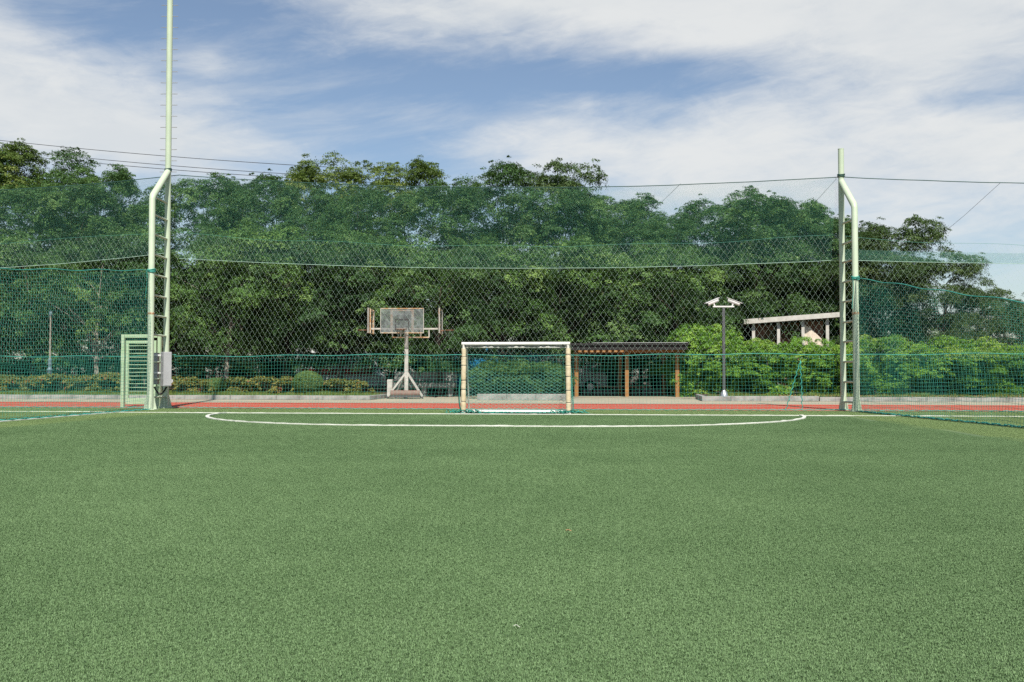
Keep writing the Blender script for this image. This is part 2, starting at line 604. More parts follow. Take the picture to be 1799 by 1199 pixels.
def turf_patch(name, m, size, n, seed):
    r = np.random.default_rng(seed)
    c = r.uniform(-size / 2, size / 2, (n, 2))
    # blades fall together in small tufts
    ang = r.uniform(0, 2 * np.pi, n)
    h = r.uniform(0.006, 0.0115, n)
    lean = r.uniform(0.1, 0.95, n)
    wd = r.uniform(0.0008, 0.0015, n)
    low = vn2(c, 150, seed) + .7 * vn2(c, 340, seed + 9)
    h = h * np.clip(1 + 0.34 * low, .35, 2.0)
    d = np.stack([np.cos(ang), np.sin(ang)], 1)
    s_ = np.stack([-d[:, 1], d[:, 0]], 1)
    V = np.zeros((n, 5, 3))
    V[:, 0, :2] = c - s_ * wd[:, None]; V[:, 1, :2] = c + s_ * wd[:, None]
    mid = c + d * (h * lean * 0.35)[:, None]
    V[:, 2, :2] = mid + s_ * wd[:, None]; V[:, 3, :2] = mid - s_ * wd[:, None]
    V[:, 2:4, 2] = (h * 0.62)[:, None]
    V[:, 4, :2] = c + d * (h * lean)[:, None]; V[:, 4, 2] = h * (1 - 0.22 * lean)
    i = np.arange(n)[:, None] * 5
    q = np.concatenate([i + np.array([[0, 1, 2, 3]]), i + np.array([[3, 2, 4, 4]])])
    b = np.repeat(r.uniform(0, 1, n), 5)
    verts = V.reshape(-1, 3)
    me = bpy.data.meshes.new(name)
    faces = [tuple(x) if x[2] != x[3] else tuple(x[:3]) for x in q.tolist()]
    me.from_pydata(verts.tolist(), [], faces)
    at = me.attributes.new('tone', 'FLOAT', 'POINT')
    at.data.foreach_set('value', b.astype(np.float32))
    me.materials.append(m)
    return bpy.data.objects.new(name, me)


def scatter(name, pts, rots, patch, label, cat):
    me = bpy.data.meshes.new(name)
    me.from_pydata(pts, [], [])
    at = me.attributes.new('turn', 'FLOAT', 'POINT')
    at.data.foreach_set('value', rots)
    o = link(name, me)
    ng = bpy.data.node_groups.new(name + '_nodes', 'GeometryNodeTree')
    ng.interface.new_socket('Geometry', in_out='INPUT', socket_type='NodeSocketGeometry')
    ng.interface.new_socket('Geometry', in_out='OUTPUT', socket_type='NodeSocketGeometry')
    gi = ng.nodes.new('NodeGroupInput'); go = ng.nodes.new('NodeGroupOutput')
    inst = ng.nodes.new('GeometryNodeInstanceOnPoints')
    oi = ng.nodes.new('GeometryNodeObjectInfo')
    oi.inputs['Object'].default_value = patch
    oi.inputs['As Instance'].default_value = True
    na = ng.nodes.new('GeometryNodeInputNamedAttribute'); na.data_type = 'FLOAT'
    na.inputs['Name'].default_value = 'turn'
    cx = ng.nodes.new('ShaderNodeCombineXYZ')
    L = ng.links.new
    L(gi.outputs[0], inst.inputs['Points']); L(oi.outputs['Geometry'], inst.inputs['Instance'])
    L([s_ for s_ in na.outputs if s_.enabled][0], cx.inputs[2]); L(cx.outputs[0], inst.inputs['Rotation'])
    L(inst.outputs[0], go.inputs[0])
    md = o.modifiers.new('scatter', 'NODES'); md.node_group = ng
    tag(o, label, cat, kind='stuff')
    return o


def turf_points(inside, x0, x1, y0, y1, step):
    pts, rots = [], []
    r = random.Random(3)
    ny = int((y1 - y0) / step); nx = int((x1 - x0) / step)
    for j in range(ny):
        for i in range(nx):
            x, y = x0 + (i + .5) * step, y0 + (j + .5) * step
            # only what this place could plausibly show: a wide fan around the camera's view
            d = x * AX.x + y * AX.y
            if d < 1.2 or abs(x * RX.x + y * RX.y) > d * 0.75 + 2.5:
                continue
            if inside(x, y):
                pts.append((x, y, 0.0)); rots.append(r.randrange(4) * math.pi / 2)
    return pts, np.array(rots, dtype=np.float32)


def xri(y):
    return XRi + 3.4 * (GY - y) / (GY + 12)


STEP = 0.5
pa = turf_patch('turf_patch', turf_in, STEP * 1.02, 14000, 1)
pts, rots = turf_points(lambda x, y: XLi < x < xri(y) and y < GY - .05, XLi, XRi + 3.6, 0.5, GY, STEP)
scatter('pitch_turf', pts, rots, pa, 'short mid-green artificial turf covering the futsal pitch', 'turf')
pb = turf_patch('pale_turf_patch', turf_out, STEP * 1.02, 10000, 2)
pts, rots = turf_points(lambda x, y: not (XLi < x < xri(y) and y < GY - .05) and x < 18, -32, 24, 6, TRK0 - .1, STEP)
scatter('margin_turf', pts, rots, pb, 'paler green artificial turf on the margin around the pitch', 'turf')

# ---- kerbs and planting beds
BZ = 0.17
XA = onY(651, 700, KERBY).x; XB = onY(836, 700, KERBY).x; XC = onY(993, 700, KERBY).x; XD = onY(1233, 700, KERBY).x


def bed(name, x0, x1, y0, y1, z=BZ):
    b = MB()
    b.box(((x0 + x1) / 2, (y0 + y1) / 2, z / 2 - .1), (x1 - x0, y1 - y0, z + .2 - .02))
    o = b.build(name, soil)
    o['kind'] = 'structure'
    return o


def kerb(name, x0, x1, y, h, L_=1.0, d=0.16, turn=None, tint=None):
    """a row of kerb stones, each a stone of its own; turn adds a short return at that end"""
    root = bpy.data.objects.new(name, None)
    COL.objects.link(root)
    root.location = (x0, y, 0)
    root['kind'] = 'structure'
    n = max(1, round((x1 - x0) / L_))
    st = (x1 - x0) / n
    me = None
    for k in range(n):
        if me is None:
            b = MB().box((0, 0, h / 2), (st - .010, d, h), bev=.012)
            o = b.build('kerb_stone', kerb_stone_m)
            me = o.data
        else:
            o = bpy.data.objects.new('kerb_stone', me); COL.objects.link(o)
        o.parent = root
        o.location = ((k + .5) * st, rng.normal(0, .006), rng.normal(0, .003))
        o.rotation_euler = (0, 0, math.pi * (k % 2))
    if turn:
        for k in range(3):
            o = bpy.data.objects.new('kerb_stone', me); COL.objects.link(o)
            o.parent = root
            o.location = ((x1 - x0 if turn > 0 else 0) - turn * d / 2, d / 2 + .01 + (k + .5) * st, 0)
            o.rotation_euler = (0, 0, math.pi / 2)
    return root


bed('planting_bed', -60, XA - .17, KERBY + .09, 60)
bed('planting_bed', XB + .02, XC, KERBY + .5, 60)
bed('planting_bed', XD + .17, 60, KERBY + .09, 60)
kerb('planting_kerb', -42, XA, KERBY, 0.18, turn=1)
kerb('planting_kerb', XB, XC, KERBY + .4, 0.26, 1.25, .2)
kerb('planting_kerb', XD, XD + 4.5, KERBY, 0.20, turn=-1)
kerb('planting_kerb', XD + 4.55, 44, KERBY + .1, 0.17)

# ------------------------------------------------------------------ nets
def tubes_np(P, N, rad, sides=3):
    """P: (lines, samples, 3) polylines, N: the sheet's normal -> verts, quads"""
    L_, S, _ = P.shape
    T = np.gradient(P, axis=1)
    T /= np.linalg.norm(T, axis=2, keepdims=True) + 1e-9
    E1 = np.cross(T, N); E1 /= np.linalg.norm(E1, axis=2, keepdims=True) + 1e-9
    E2 = np.cross(T, E1)
    an = np.arange(sides) * 2 * np.pi / sides
    V = P[:, :, None, :] + rad * (E1[:, :, None, :] * np.cos(an)[None, None, :, None] + E2[:, :, None, :] * np.sin(an)[None, None, :, None])
    idx = np.arange(L_ * S * sides).reshape(L_, S, sides)
    a = idx[:, :-1, :]; b = np.roll(idx, -1, axis=2)[:, :-1, :]
    c = np.roll(idx, -1, axis=2)[:, 1:, :]; d = idx[:, 1:, :]
    Q = np.stack([a, b, c, d], -1).reshape(-1, 4)
    return V.reshape(-1, 3), Q


def net_lines(W, H, kind, px, pz, S):
    """(u,v) polylines of a mesh over W x H; px,pz = cell width and height"""
    out_ = []
    if kind == 'square':
        n = int(W / px)
        for k in range(n + 1):
            u = W * k / n
            out_.append([(u, H * j / (S - 1)) for j in range(S)])
        m_ = int(H / pz)
        for k in range(m_ + 1):
            v = H * k / m_
            out_.append([(W * j / (S - 1), v) for j in range(S)])
    else:
        k_ = px / pz                      # du per dv
        for sg in (1, -1):
            u0 = -H * k_ if sg > 0 else 0.0
            u1 = W if sg > 0 else W + H * k_
            n = int((u1 - u0) / px)
            for i in range(n + 1):
                ub = u0 + i * px           # u at v = 0
                va, vb = 0.0, H
                for lim in (0.0, W):
                    vv = (lim - ub) / (sg * k_)
                    if (lim == 0.0 and sg > 0) or (lim == W and sg < 0):
                        va = max(va, vv)
                    else:
                        vb = min(vb, vv)
                if vb - va < 0.03:
                    continue
                out_.append([(ub + sg * k_ * (va + (vb - va) * j / (S - 1)), va + (vb - va) * j / (S - 1)) for j in range(S)])
    return np.array(out_)


def net(name, m, pos, W, H, kind, px, pz, rad, S=9, S_h=60, normal=(0, 1, 0), parent=None, sides=4):
    """pos(u, v) -> (n,3) array; vertical square-net strands take S samples, long ones S_h"""
    vs, qs, off = [], [], 0
    if kind == 'square':
        a = net_lines(W, H, 'square', px, pz, S)[:int(W / px) + 1]
        b = net_lines(W, H, 'square', px, pz, S_h)[int(W / px) + 1:]
        groups = [a, b]
    else:
        groups = [net_lines(W, H, kind, px, pz, S)]
    for g in groups:
        P = pos(g[..., 0].ravel(), g[..., 1].ravel()).reshape(g.shape[0], g.shape[1], 3)
        V, Q = tubes_np(P, np.array(normal, float), rad, sides)
        vs.append(V); qs.append(Q + off); off += len(V)
    me = np_mesh(name, np.concatenate(vs), np.concatenate(qs), m, smooth=True)
    return link(name, me, parent)


def wave(u, v, amp, seed):
    return amp * (np.sin(u * 0.9 + seed) * 0.5 + np.sin(u * 2.3 + v * 1.1 + seed * 2) * 0.3 + np.sin(u * 5.1 - v * 2.0 + seed * 3) * 0.14)


def rope(name, pts, rad, m, parent=None, sides=6):
    return MB().tube(pts, rad, sides).build(name, m, parent)


# towers' main places
LB = G(291, 717.5); LF = G(263.5, 720.5)
RB = G(1482, 721.0); RF = G(1505, 723.5)


def zat(px, py, ref):
    """height of what is seen at a pixel when it stands above the ground point ref"""
    r = ray(px, py)
    d = (ref - CAMP).dot(AX)
    s_ = d / r.dot(AX)
    return CAMH + r.z * s_


# sag of the net bands, measured at the two towers and at mid-span
spans = [  # name part, x0, x1, heights at x0, at x1, middle sag
    ('left', LB.x - 19.0, LB.x), ('mid', LB.x, RB.x), ('right', RB.x, RB.x + 19.0)]
LOW_H = zat(900, 624, Vector((0, NETY, 0)))
z_top = {'L': zat(296, 299, LB), 'R': zat(1474, 309, RB)}
z_fb = {'L': zat(296, 449, LB), 'R': zat(1478, 456, RB)}
z_dt = {'L': zat(296, 404, LB), 'R': zat(1478, 412, RB)}
mid_d = Vector((0, NETY, 0))
MID = {'top': zat(900, 325, mid_d), 'fb': zat(930, 469, mid_d), 'dt': zat(930, 430, mid_d)}
labels = {
    'left': 'left of the ladder mast with climbing pegs',
    'mid': 'hung between the two ladder masts behind the goal',
    'right': 'right of the short ladder mast without pegs'}


def curve3(a, mid, b, t):
    """parabola through the end heights and the middle height"""
    return a * (1 - t) + b * t + (mid - (a + b) / 2) * 4 * t * (1 - t)


for k, (nm, x0, x1) in enumerate(spans):
    W = x1 - x0
    if nm == 'mid':
        e = {'top': (z_top['L'], MID['top'], z_top['R']), 'fb': (z_fb['L'], MID['fb'], z_fb['R']), 'dt': (z_dt['L'], MID['dt'], z_dt['R'])}
    elif nm == 'left':
        e = {'top': (z_top['L'], z_top['L'] - .42, z_top['L']), 'fb': (z_fb['L'] - .1, z_fb['L'] - .35, z_fb['L'] + .22), 'dt': (z_dt['L'] - .1, z_dt['L'] - .3, z_dt['L'] + .1)}
    else:
        e = {'top': (z_top['R'], z_top['R'] - .38, z_top['R']), 'fb': (z_fb['R'], z_fb['R'] - .22, z_fb['R']), 'dt': (z_dt['R'] - .05, z_dt['R'] - .55, z_dt['R'] - .3)}
    root = thing('ball_net', (x0 + W / 2, NETY, 0), 'tall green ball-stop net ' + labels[nm], 'net', 'ball-stop nets along the track')

    def Z(key, t, e=e):
        return curve3(e[key][0], e[key][1], e[key][2], t)

    # fine green mesh at the top
    def pos_f(u, v, x0=x0, W=W, k=k, Z=Z):
        t = u / W
        zt, zb = Z('top', t), Z('fb', t)
        z = zb + (zt - zb) * v
        y = NETY + wave(u, z, 0.05, k) + 0.04
        return np.stack([x0 + u, y, z], -1)
    Hf = 2.55
    fine_h = 1.0
    P_f = lambda u, v, f=pos_f: f(u, v / Hf)
    fw = 0.034
    if nm != 'right':
        net('fine_mesh', fine_twine, P_f, W, Hf, 'diamond', fw, fw, 0.0009, S=7, parent=root, sides=3)
    else:
        # on the right only the lower half is still covered
        net('fine_mesh', fine_twine, lambda u, v, f=pos_f: f(u, v / Hf * 0.36), W, Hf * 0.36, 'diamond', fw, fw, 0.0009, S=5, parent=root, sides=3)
    # pale diamond mesh
    zb0 = LOW_H - 0.16

    def pos_d(u, v, x0=x0, W=W, k=k, Z=Z):
        t = u / W
        z = zb0 + (Z('dt', t) - zb0) * v + 0.03 * np.sin(u * 1.3 + k)
        y = NETY + wave(u, z, 0.07, k + 5) - 0.05
        return np.stack([x0 + u, y, z], -1)
    Hd = 3.75
    net('diamond_mesh', pale_twine, lambda u, v, f=pos_d: f(u, v / Hd), W, Hd, 'diamond', 0.176, 0.262, 0.0012, S=24, parent=root)
    # square low net
    def pos_l(u, v, x0=x0, k=k, W=W):
        t = v / LOW_H
        bow = 0.10 * np.sin(np.pi * np.clip(t, 0, 1)) * np.sin(u * 0.7 + k)
        x = x0 + u + 0.05 * np.sin(v * 3 + u * 1.7) * np.sin(u * .35 + k)
        z = v * (1 - 0.012 * np.sin(u * .55 + k)) + 0.018 * np.sin(u * 2.1) * t
        fwd = .75 * np.abs(np.sin(np.pi * np.clip(u / W, 0, 1))) ** .5 * np.clip(1 - t, 0, 1)
        return np.stack([x, NETY - 0.10 - fwd + bow + wave(u, v, .05, k + 9), z], -1)
    net('low_mesh', teal, pos_l, W, LOW_H, 'square', 0.105, 0.105, 0.0019, S=14, S_h=90, parent=root)
    us = np.linspace(0, W, 70)
    rope('top_rope', pos_f(us, np.ones_like(us)).tolist(), 0.013, dark_rope, root)
    rope('lower_rope', pos_f(us, np.zeros_like(us)).tolist(), 0.0075, pale_rope, root)
    rope('mesh_top_rope', pos_d(us, np.ones_like(us)).tolist(), 0.004, fine_twine, root)
    rope('low_net_rope', pos_l(us, np.full_like(us, LOW_H)).tolist(), 0.012, teal_rope, root)
    # gathered hem lying on the turf
    q = np.linspace(0, W, 500)
    hem = np.stack([x0 + q, NETY - .2 - .75 * np.abs(np.sin(np.pi * q / W)) ** .5 + .03 * np.sin(q * 17) + wave(q, q * 0, .05, k + 9), 0.022 + .008 * np.sin(q * 23.0)], -1)
    rope('hem', hem.tolist(), 0.012, teal_rope, root, 5)

# the upright folds where the low net is tied together near the right mast
fold = thing('net_tie', G(1409, 722), 'two bunched teal net edges forming a narrow inverted V', 'net')
for bx in (1394, 1424):
    a = onY(1406, 634, NETY - .25); c = G(bx, 724); c.y = NETY - .25
    n = 26
    pts_ = [a.lerp(c, j / n) + Vector((0.02 * math.sin(j * 1.9), .02 * math.cos(j * 2.3), 0)) for j in range(n + 1)]
    pts_[-1].z = .02
    rope('net_edge', pts_, 0.013, teal_rope, fold, 5)
# side nets running towards the camera along the touch lines
LFz = zat(262, 476, LF); RFz = zat(1505, 489, RF)
for side, foot, zh, yend, dxe in (('left', LF, LFz, 9.0, -0.45), ('right', RF, RFz, 9.0, 3.5)):
    W = foot.y - yend
    root = thing('side_net', (foot.x, foot.y - W / 2, 0),
                 'teal square-mesh side net tied to the ' + ('mast beside the green gate' if side == 'left' else 'short mast in front of the bushes'),
                 'net', 'side nets along the touch lines')

    def pos_s(u, v, foot=foot, zh=zh, W=W, dxe=dxe, side=side):
        t = v / zh
        sag = (0.155 if side == 'right' else 0.095) * np.minimum(u, 9.0) - .02 * np.maximum(u - 9.0, 0)
        x = foot.x + dxe * u / W + 0.05 * np.sin(u * .8 + 1) * np.sin(np.pi * t) + 0.012 * np.sin(u * 3.1 + v)
        y = foot.y - u + 0.05 * np.sin(v * 2.3 + u)
        z = v - sag * t * t + 0.02 * np.sin(u * 2.7)
        return np.stack([x, y, z], -1)
    net('mesh', teal, pos_s, W, zh, 'square', 0.105, 0.100, 0.0028, S=26, S_h=110, normal=(1, 0, 0), parent=root)
    us = np.linspace(0, W, 80)
    rope('top_rope', pos_s(us, np.full_like(us, zh)).tolist(), 0.014, teal_rope, root)
    q = np.linspace(0, W, 600)
    for rr, ph in ((.009, 0), (.007, 2), (.007, 4)):
        hp = pos_s(q, q * 0)
        hp[:, 0] += .07 * np.sin(q * 9 + ph) + .03 * np.sin(q * 31 + ph)
        hp[:, 2] = .026 + .014 * np.sin(q * 21 + ph)
        rope('hem', hp.tolist(), rr, teal_rope, root, 5)

# ------------------------------------------------------------------ masts with ladders
def mast(name, B, Fp, top, zbend, zjoin, rb, rf, rung_z, label, pegs=None):
    root = thing(name, (B.x, B.y, 0), label, 'pole')
    post = MB().tube([(B.x, B.y, 0.0), (B.x, B.y, top)], rb, 24).build('main_post', pole_paint, root)
    MB().tube([(B.x, B.y, top), (B.x, B.y, top + .02)], rb * 1.04, 24).build('cap', pole_paint, post)
    d = Vector((B.x - Fp.x, B.y - Fp.y, 0))
    bend = Vector((Fp.x, Fp.y, zbend))
    j = Vector((B.x, B.y, zjoin)) - d.normalized() * rb * 0.3
    j.z = zjoin
    t0 = (j - bend).normalized()
    pts_ = [Vector((Fp.x, Fp.y, 0.0)), Vector((Fp.x, Fp.y, zbend - .06)), bend + t0 * .06, j]
    fr = MB().tube(pts_, rf, 24).build('brace_post', pole_paint, root)
    for zz in rung_z:
        MB().tube([(Fp.x, Fp.y, zz), (B.x, B.y, zz)], 0.032, 10).build('rung', pole_paint, root)
    for P_, rr, par in ((B, rb, post), (Fp, rf, fr)):
        MB().box((P_.x, P_.y, .012), (rr * 4.2, rr * 4.2, .024), YAW, .004).build('base_plate', pole_paint, par)
        for a in range(4):
            an = a * math.pi / 2 + R(38)
            u = Vector((math.cos(an), math.sin(an), 0)); nn = Vector((-u.y, u.x, 0))
            c = Vector((P_.x, P_.y, 0))
            MB().prism([c + u * (rr * .9) + Vector((0, 0, .02)), c + u * (rr * 2.05) + Vector((0, 0, .02)), c + u * (rr * 1.95) + Vector((0, 0, .09)), c + u * (rr * .96) + Vector((0, 0, .48))], nn * .016).build('gusset', pole_paint, par)
    # rusty welded joint
    zr = zat(265, 551, Fp) if name else 3
    MB().tube([(Fp.x, Fp.y, zr - .035), (Fp.x, Fp.y, zr - .02), (Fp.x, Fp.y, zr + .02), (Fp.x, Fp.y, zr + .035)], [rf * 1.004, rf * 1.03, rf * 1.03, rf * 1.004], 24).build('weld_joint', rust, fr)
    if pegs:
        z = pegs[0]
        while z < top - .4:
            MB().tube([B + RX * -.27 + Vector((0, 0, z)), B + RX * .27 + Vector((0, 0, z))], .0105, 8).build('climbing_peg', silver, post)
            z += pegs[1]
    return root


rz = [zat(1482, y, RB) for y in (394, 430, 462, 497, 531, 567, 601, 636, 671, 706)]
mast('net_mast', RB, RF, zat(1474, 263, RB), zat(1502, 362, RF), zat(1475, 320, RB), 0.086, 0.090, rz,
     'short pale green net mast with ladder rungs, in front of bright bushes')
lz = [zat(278, y, LB) for y in (358, 388, 421, 455, 489, 524, 558, 591, 637, 666, 697)]
mast('net_mast', LB, LF, 17.5, zat(268, 346, LF), zat(293, 302, LB), 0.092, 0.094, lz,
     'very tall pale green mast with climbing pegs and a meter box', pegs=(zat(296, 304, LB) + .03, .36))
# collars where the top rope is tied
for P_, px, py in ((LB, 296, 299), (RB, 1474, 309)):
    zz = zat(px, py, P_)
    t = thing('rope_tie', (P_.x, P_.y, zz), 'dark green rope knotted round the ' + ('tall mast with climbing pegs' if P_ is LB else 'short mast beside the bushes'), 'rope')
    b = MB()
    for j in range(3):
        pts_ = [(P_.x + .105 * math.cos(a), P_.y + .105 * math.sin(a), zz + (j - 1) * .03 + .012 * math.sin(a * 2 + j)) for a in np.linspace(0, 2 * math.pi, 25)]
        b.tube(pts_, .013, 6)
    b.build('coil', dark_rope, t)
for P_, z_, who in ((LF, LFz, 'mast beside the green gate'), (RF, RFz, 'short mast in front of the bushes')):
    t = thing('rope_knot', (P_.x, P_.y, z_), 'teal rope end knotted round the ' + who, 'rope')
    b = MB()
    for j in range(3):
        pts_ = [(P_.x + .108 * math.cos(a), P_.y + .108 * math.sin(a), z_ + (j - 1) * .034 + .015 * math.sin(a * 2 + j)) for a in np.linspace(0, 2 * math.pi, 25)]
        b.tube(pts_, .016, 6)
    b.build('coil', teal_rope, t)
    tail = [(P_.x - .1 + .02 * math.sin(s_ * 5), P_.y - .12, z_ - s_ * .9) for s_ in np.linspace(0, 1, 10)]
    rope('loose_end', tail, .008, teal_rope, t)

# thin guy lines on the right
for a, c, lab in (((1196, 323), (1120, 392), 'thin grey guy line slanting from the net rope over the mid trees'),
                  ((1470, 314), (1395, 392), 'thin grey guy line slanting left from the short mast'),
                  ((1757, 322), (1640, 424), 'thin grey guy line slanting over the dark tree at right')):
    A = onY(*a, NETY + .1); C = onY(*c, NETY + 4.5)
    o = rope('guy_line', [A, A.lerp(C, .5) + Vector((0, 0, -.04)), C, A.lerp(C, 1.6)], .005, dark_cord)
    tag(o, lab, 'rope')
# power cables far behind on the left
for k, (ya, yb, yc, lab) in enumerate(((247, 275, 293, 'topmost overhead power cable crossing behind the tall mast'),
                                       (262, 291, 309, 'middle overhead power cable crossing behind the tall mast'),
                                       (270, 298, 316, 'lowest overhead power cable crossing behind the tall mast'))):
    Y = 74
    A, Bm, C = onY(0, ya, Y), onY(296, yb, Y), onY(560, yc, Y)
    pts_ = []
    for j in range(25):
        px = -500 + j * 50
        t = (px - 0) / 560
        tb = 296 / 560
        py = ya * (t - tb) * (t - 1) / (tb) + yb * t * (t - 1) / (tb * (tb - 1)) + yc * t * (t - tb) / (1 - tb)
        pts_.append(onY(px, py, Y))
    o = rope('power_cable', pts_, .022, black_cable)
    tag(o, lab, 'cable')

# ------------------------------------------------------------------ gate left of the tall mast
gl, gr = onY(215.5, 716.5, NETY - .13), onY(277, 717, NETY - .13)
gl.y = gr.y = NETY - 0.25
gl.z = gr.z = 0
gh = zat(214, 588, gl)
gate = thing('gate', ((gl.x + gr.x) / 2, gl.y, 0), 'pale green steel gate with horizontal bars beside the tall mast', 'gate')
xg0, xg1, yg = gl.x, gr.x + .05, gl.y + .12
fr = MB()
fr.box((xg0, yg, gh / 2), (.105, .105, gh), 0, .008).build('gate_post', gate_paint, gate)
MB().box((xg1, yg, gh / 2), (.105, .105, gh), 0, .008).build('gate_post', gate_paint, gate)
MB().box(((xg0 + xg1) / 2, yg, gh - .055), (xg1 - xg0 - .135, .115, .11), 0, .008).build('lintel', gate_paint, gate)
lx0, lx1 = xg0 + .10, xg1 - .10
ltop, lbot = gh - .20, .10
leaf = MB()
for x in (lx0 + .055, lx1 - .055):
    leaf.box((x, yg - .01, (ltop + lbot) / 2), (.095, .055, ltop - lbot), 0, .005)
for z, hh in ((ltop - .05, .095), (lbot + .10, .2)):
    leaf.box(((lx0 + lx1) / 2, yg - .012, z), (lx1 - lx0 - .2, .05, hh), 0, .005)
leaf = leaf.build('gate_leaf', gate_paint, gate)
nb = 14
for k in range(nb):
    z = lbot + .30 + (ltop - .17 - lbot - .30) * k / (nb - 1)
    MB().box(((lx0 + lx1) / 2, yg - .015, z), (lx1 - lx0 - .2, .026, .023), 0, .004).build('gate_bar', gate_paint, leaf)
MB().bar((xg1, yg + .02, gh - .03), (xg1 - .12, yg + .9, gh - .9), .045).build('stay', gate_paint, gate)

# ------------------------------------------------------------------ meter boxes on the tall mast
bx = G(292, 719)
c0 = Vector((LF.x + (LB.x - LF.x) * .72, LF.y + (LB.y - LF.y) * .55, 0))
zt, zb = zat(292, 619, c0), zat(292, 679, c0)
box = thing('electrical_box', (c0.x, c0.y, zb), 'light grey steel electrical cabinet strapped to the tall mast', 'electrical box')
ang = YAW + R(-40)
cabx = c0 + RX * .30 - AX * .18
cab = MB().box((cabx.x, cabx.y, (zt + zb) / 2), (.24, .42, zt - zb), YAW + R(32), .012).build('cabinet', grey_box, box)
dirs = Vector((math.cos(YAW + R(32)), math.sin(YAW + R(32)), 0)); nrm = Vector((dirs.y, -dirs.x, 0))
pc = cabx + nrm * .2125
MB().box((pc.x + dirs.x * .01, pc.y + dirs.y * .01, (zt + zb) / 2), (.20, .012, zt - zb - .06), YAW + R(32), .003).build('door', grey_box, cab)
sd = cabx + dirs * .1225
MB().box((sd.x, sd.y, zt - .28), (.006, .16, .16), YAW + R(32)).build('notice', white_metal, cab)
MB().box((c0.x + RX.x * -.06 - AX.x * .05, c0.y + RX.y * -.06 - AX.y * .05, (zt + zb) / 2 + .02), (.16, .22, (zt - zb) * .92), YAW, .01).build('meter_case', grey_side, box)
lp = cabx + RX * .17 - AX * .05
MB().tube([Vector((lp.x, lp.y, zb + .16)) + AX * .03, Vector((lp.x, lp.y, zb + .16)) - AX * .03], .07, 18).build('round_alarm', white_metal, box)
cp = c0 - AX * .05
loop = [Vector((cp.x, cp.y, zb)) + RX * (-.10 + .38 * t) + Vector((0, 0, -.22 * math.sin(math.pi * t) - .02)) for t in np.linspace(0, 1, 14)]
rope('cable_loop', loop, .028, black_cable, box, 8)
rope('conduit', [Vector((c0.x, c0.y, 0)) + RX * -.02, Vector((c0.x, c0.y, zb)) + RX * -.02], .06, gate_paint, box, 12)
for zz in (zt - .1, zb + .42):
    MB().bar(c0 + Vector((0, 0, zz)) - RX * .14 - AX * .17, c0 + Vector((0, 0, zz)) + RX * .14 - AX * .17, .03, .05).build('strap', white_metal, box)

# ------------------------------------------------------------------ goal
goal = thing('futsal_goal', (GOALC.x, GY, 0), 'white futsal goal with yellowed foam padded posts', 'goal')
gx0, gx1 = GOALC.x - 1.44, GOALC.x + 1.44
GH = zat(905, 601, GOALC)
gy = GY + .12
for x, lean in ((gx0, .015), (gx1, -.012)):
    p = MB().tube([(x, gy, 0), (x + lean, gy, GH - .05)], .042, 14).build('post', white_paint, goal)
    # foam pads, a stack of worn sleeves with cord-tied joints
    edges = [.10, .33, .66, .98, 1.30, 1.58, 1.80]
    if x > 0 or True:
        jig = random.Random(int(x * 100))
        edges = [edges[0]] + [e_ + jig.uniform(-.06, .06) for e_ in edges[1:-1]] + [edges[-1]]
    for k in range(len(edges) - 1):
        a, b = edges[k] + .006, edges[k + 1] - .006
        r0 = .070 + rng.uniform(-.004, .003)
        if k == 5: r0 *= .92
        n = 8
        pts_, rad = [], []
        for j in range(n + 1):
            t = j / n
            z = a + (b - a) * t
            pts_.append((x + lean * z / GH + rng.normal(0, .002), gy + rng.normal(0, .002), z))
            rad.append(r0 * (0.955 if j in (0, n) else 1.0) + rng.normal(0, .0018))
        MB().tube(pts_, rad, 18).build('foam_pad', pad_foam, p)
    for e_ in edges[1:-1]:
        MB().tube([(x + lean * e_ / GH, gy, e_ - .007), (x + lean * e_ / GH, gy, e_ + .007)], .067, 16).build('pad_cord', dark_cord, p)
    MB().box((x, gy, .03), (.12, .16, .05), 0, .01).build('foot', white_paint, p)
# crossbar with the net rail and lashings below it
cb = MB().tube([(gx0 - .045, gy, GH - .05), (gx1 + .045, gy, GH - .05)], .05, 16).build('crossbar', white_paint, goal)
MB().tube([(gx0 + .05, gy + .02, GH - .135), (gx1 - .05, gy + .02, GH - .145)], .030, 12).build('net_rail', white_paint, cb)
n = 60
lash = [(gx0 + .06 + (gx1 - gx0 - .12) * j / n, gy - .028 + .006 * math.sin(j * 1.3), GH - .098 - .012 * math.sin(j * .35) + .008 * math.sin(j * 1.7)) for j in range(n + 1)]
rope('lashing_cord', lash, .012, dark_cord, cb)
for x in (gx0 + .1, gx1 - .1):
    MB().tube([(x - .06, gy - .055, GH - .07), (x + .06, gy - .055, GH - .14)], .014, 8).build('cord_knot', dark_cord, cb)
rear = 1.05
MB().tube([(gx0, gy + rear, .05), (gx1, gy + rear, .05)], .035, 12).build('rear_ground_bar', white_paint, goal)
MB().tube([(gx0 + .05, gy + .30, .05), (gx1 - .05, gy + .30, .05)], .055, 12).build('front_ground_bar', white_paint, goal)
for x in (gx0, gx1):
    MB().tube([(x, gy, .05), (x, gy + rear, .05)], .03, 10).build('side_ground_bar', white_paint, goal)
    MB().tube([(x, gy, GH - .06), (x, gy + .45, GH - .10), (x, gy + rear, .06)], .02, 10).build('net_stay', white_paint, goal)


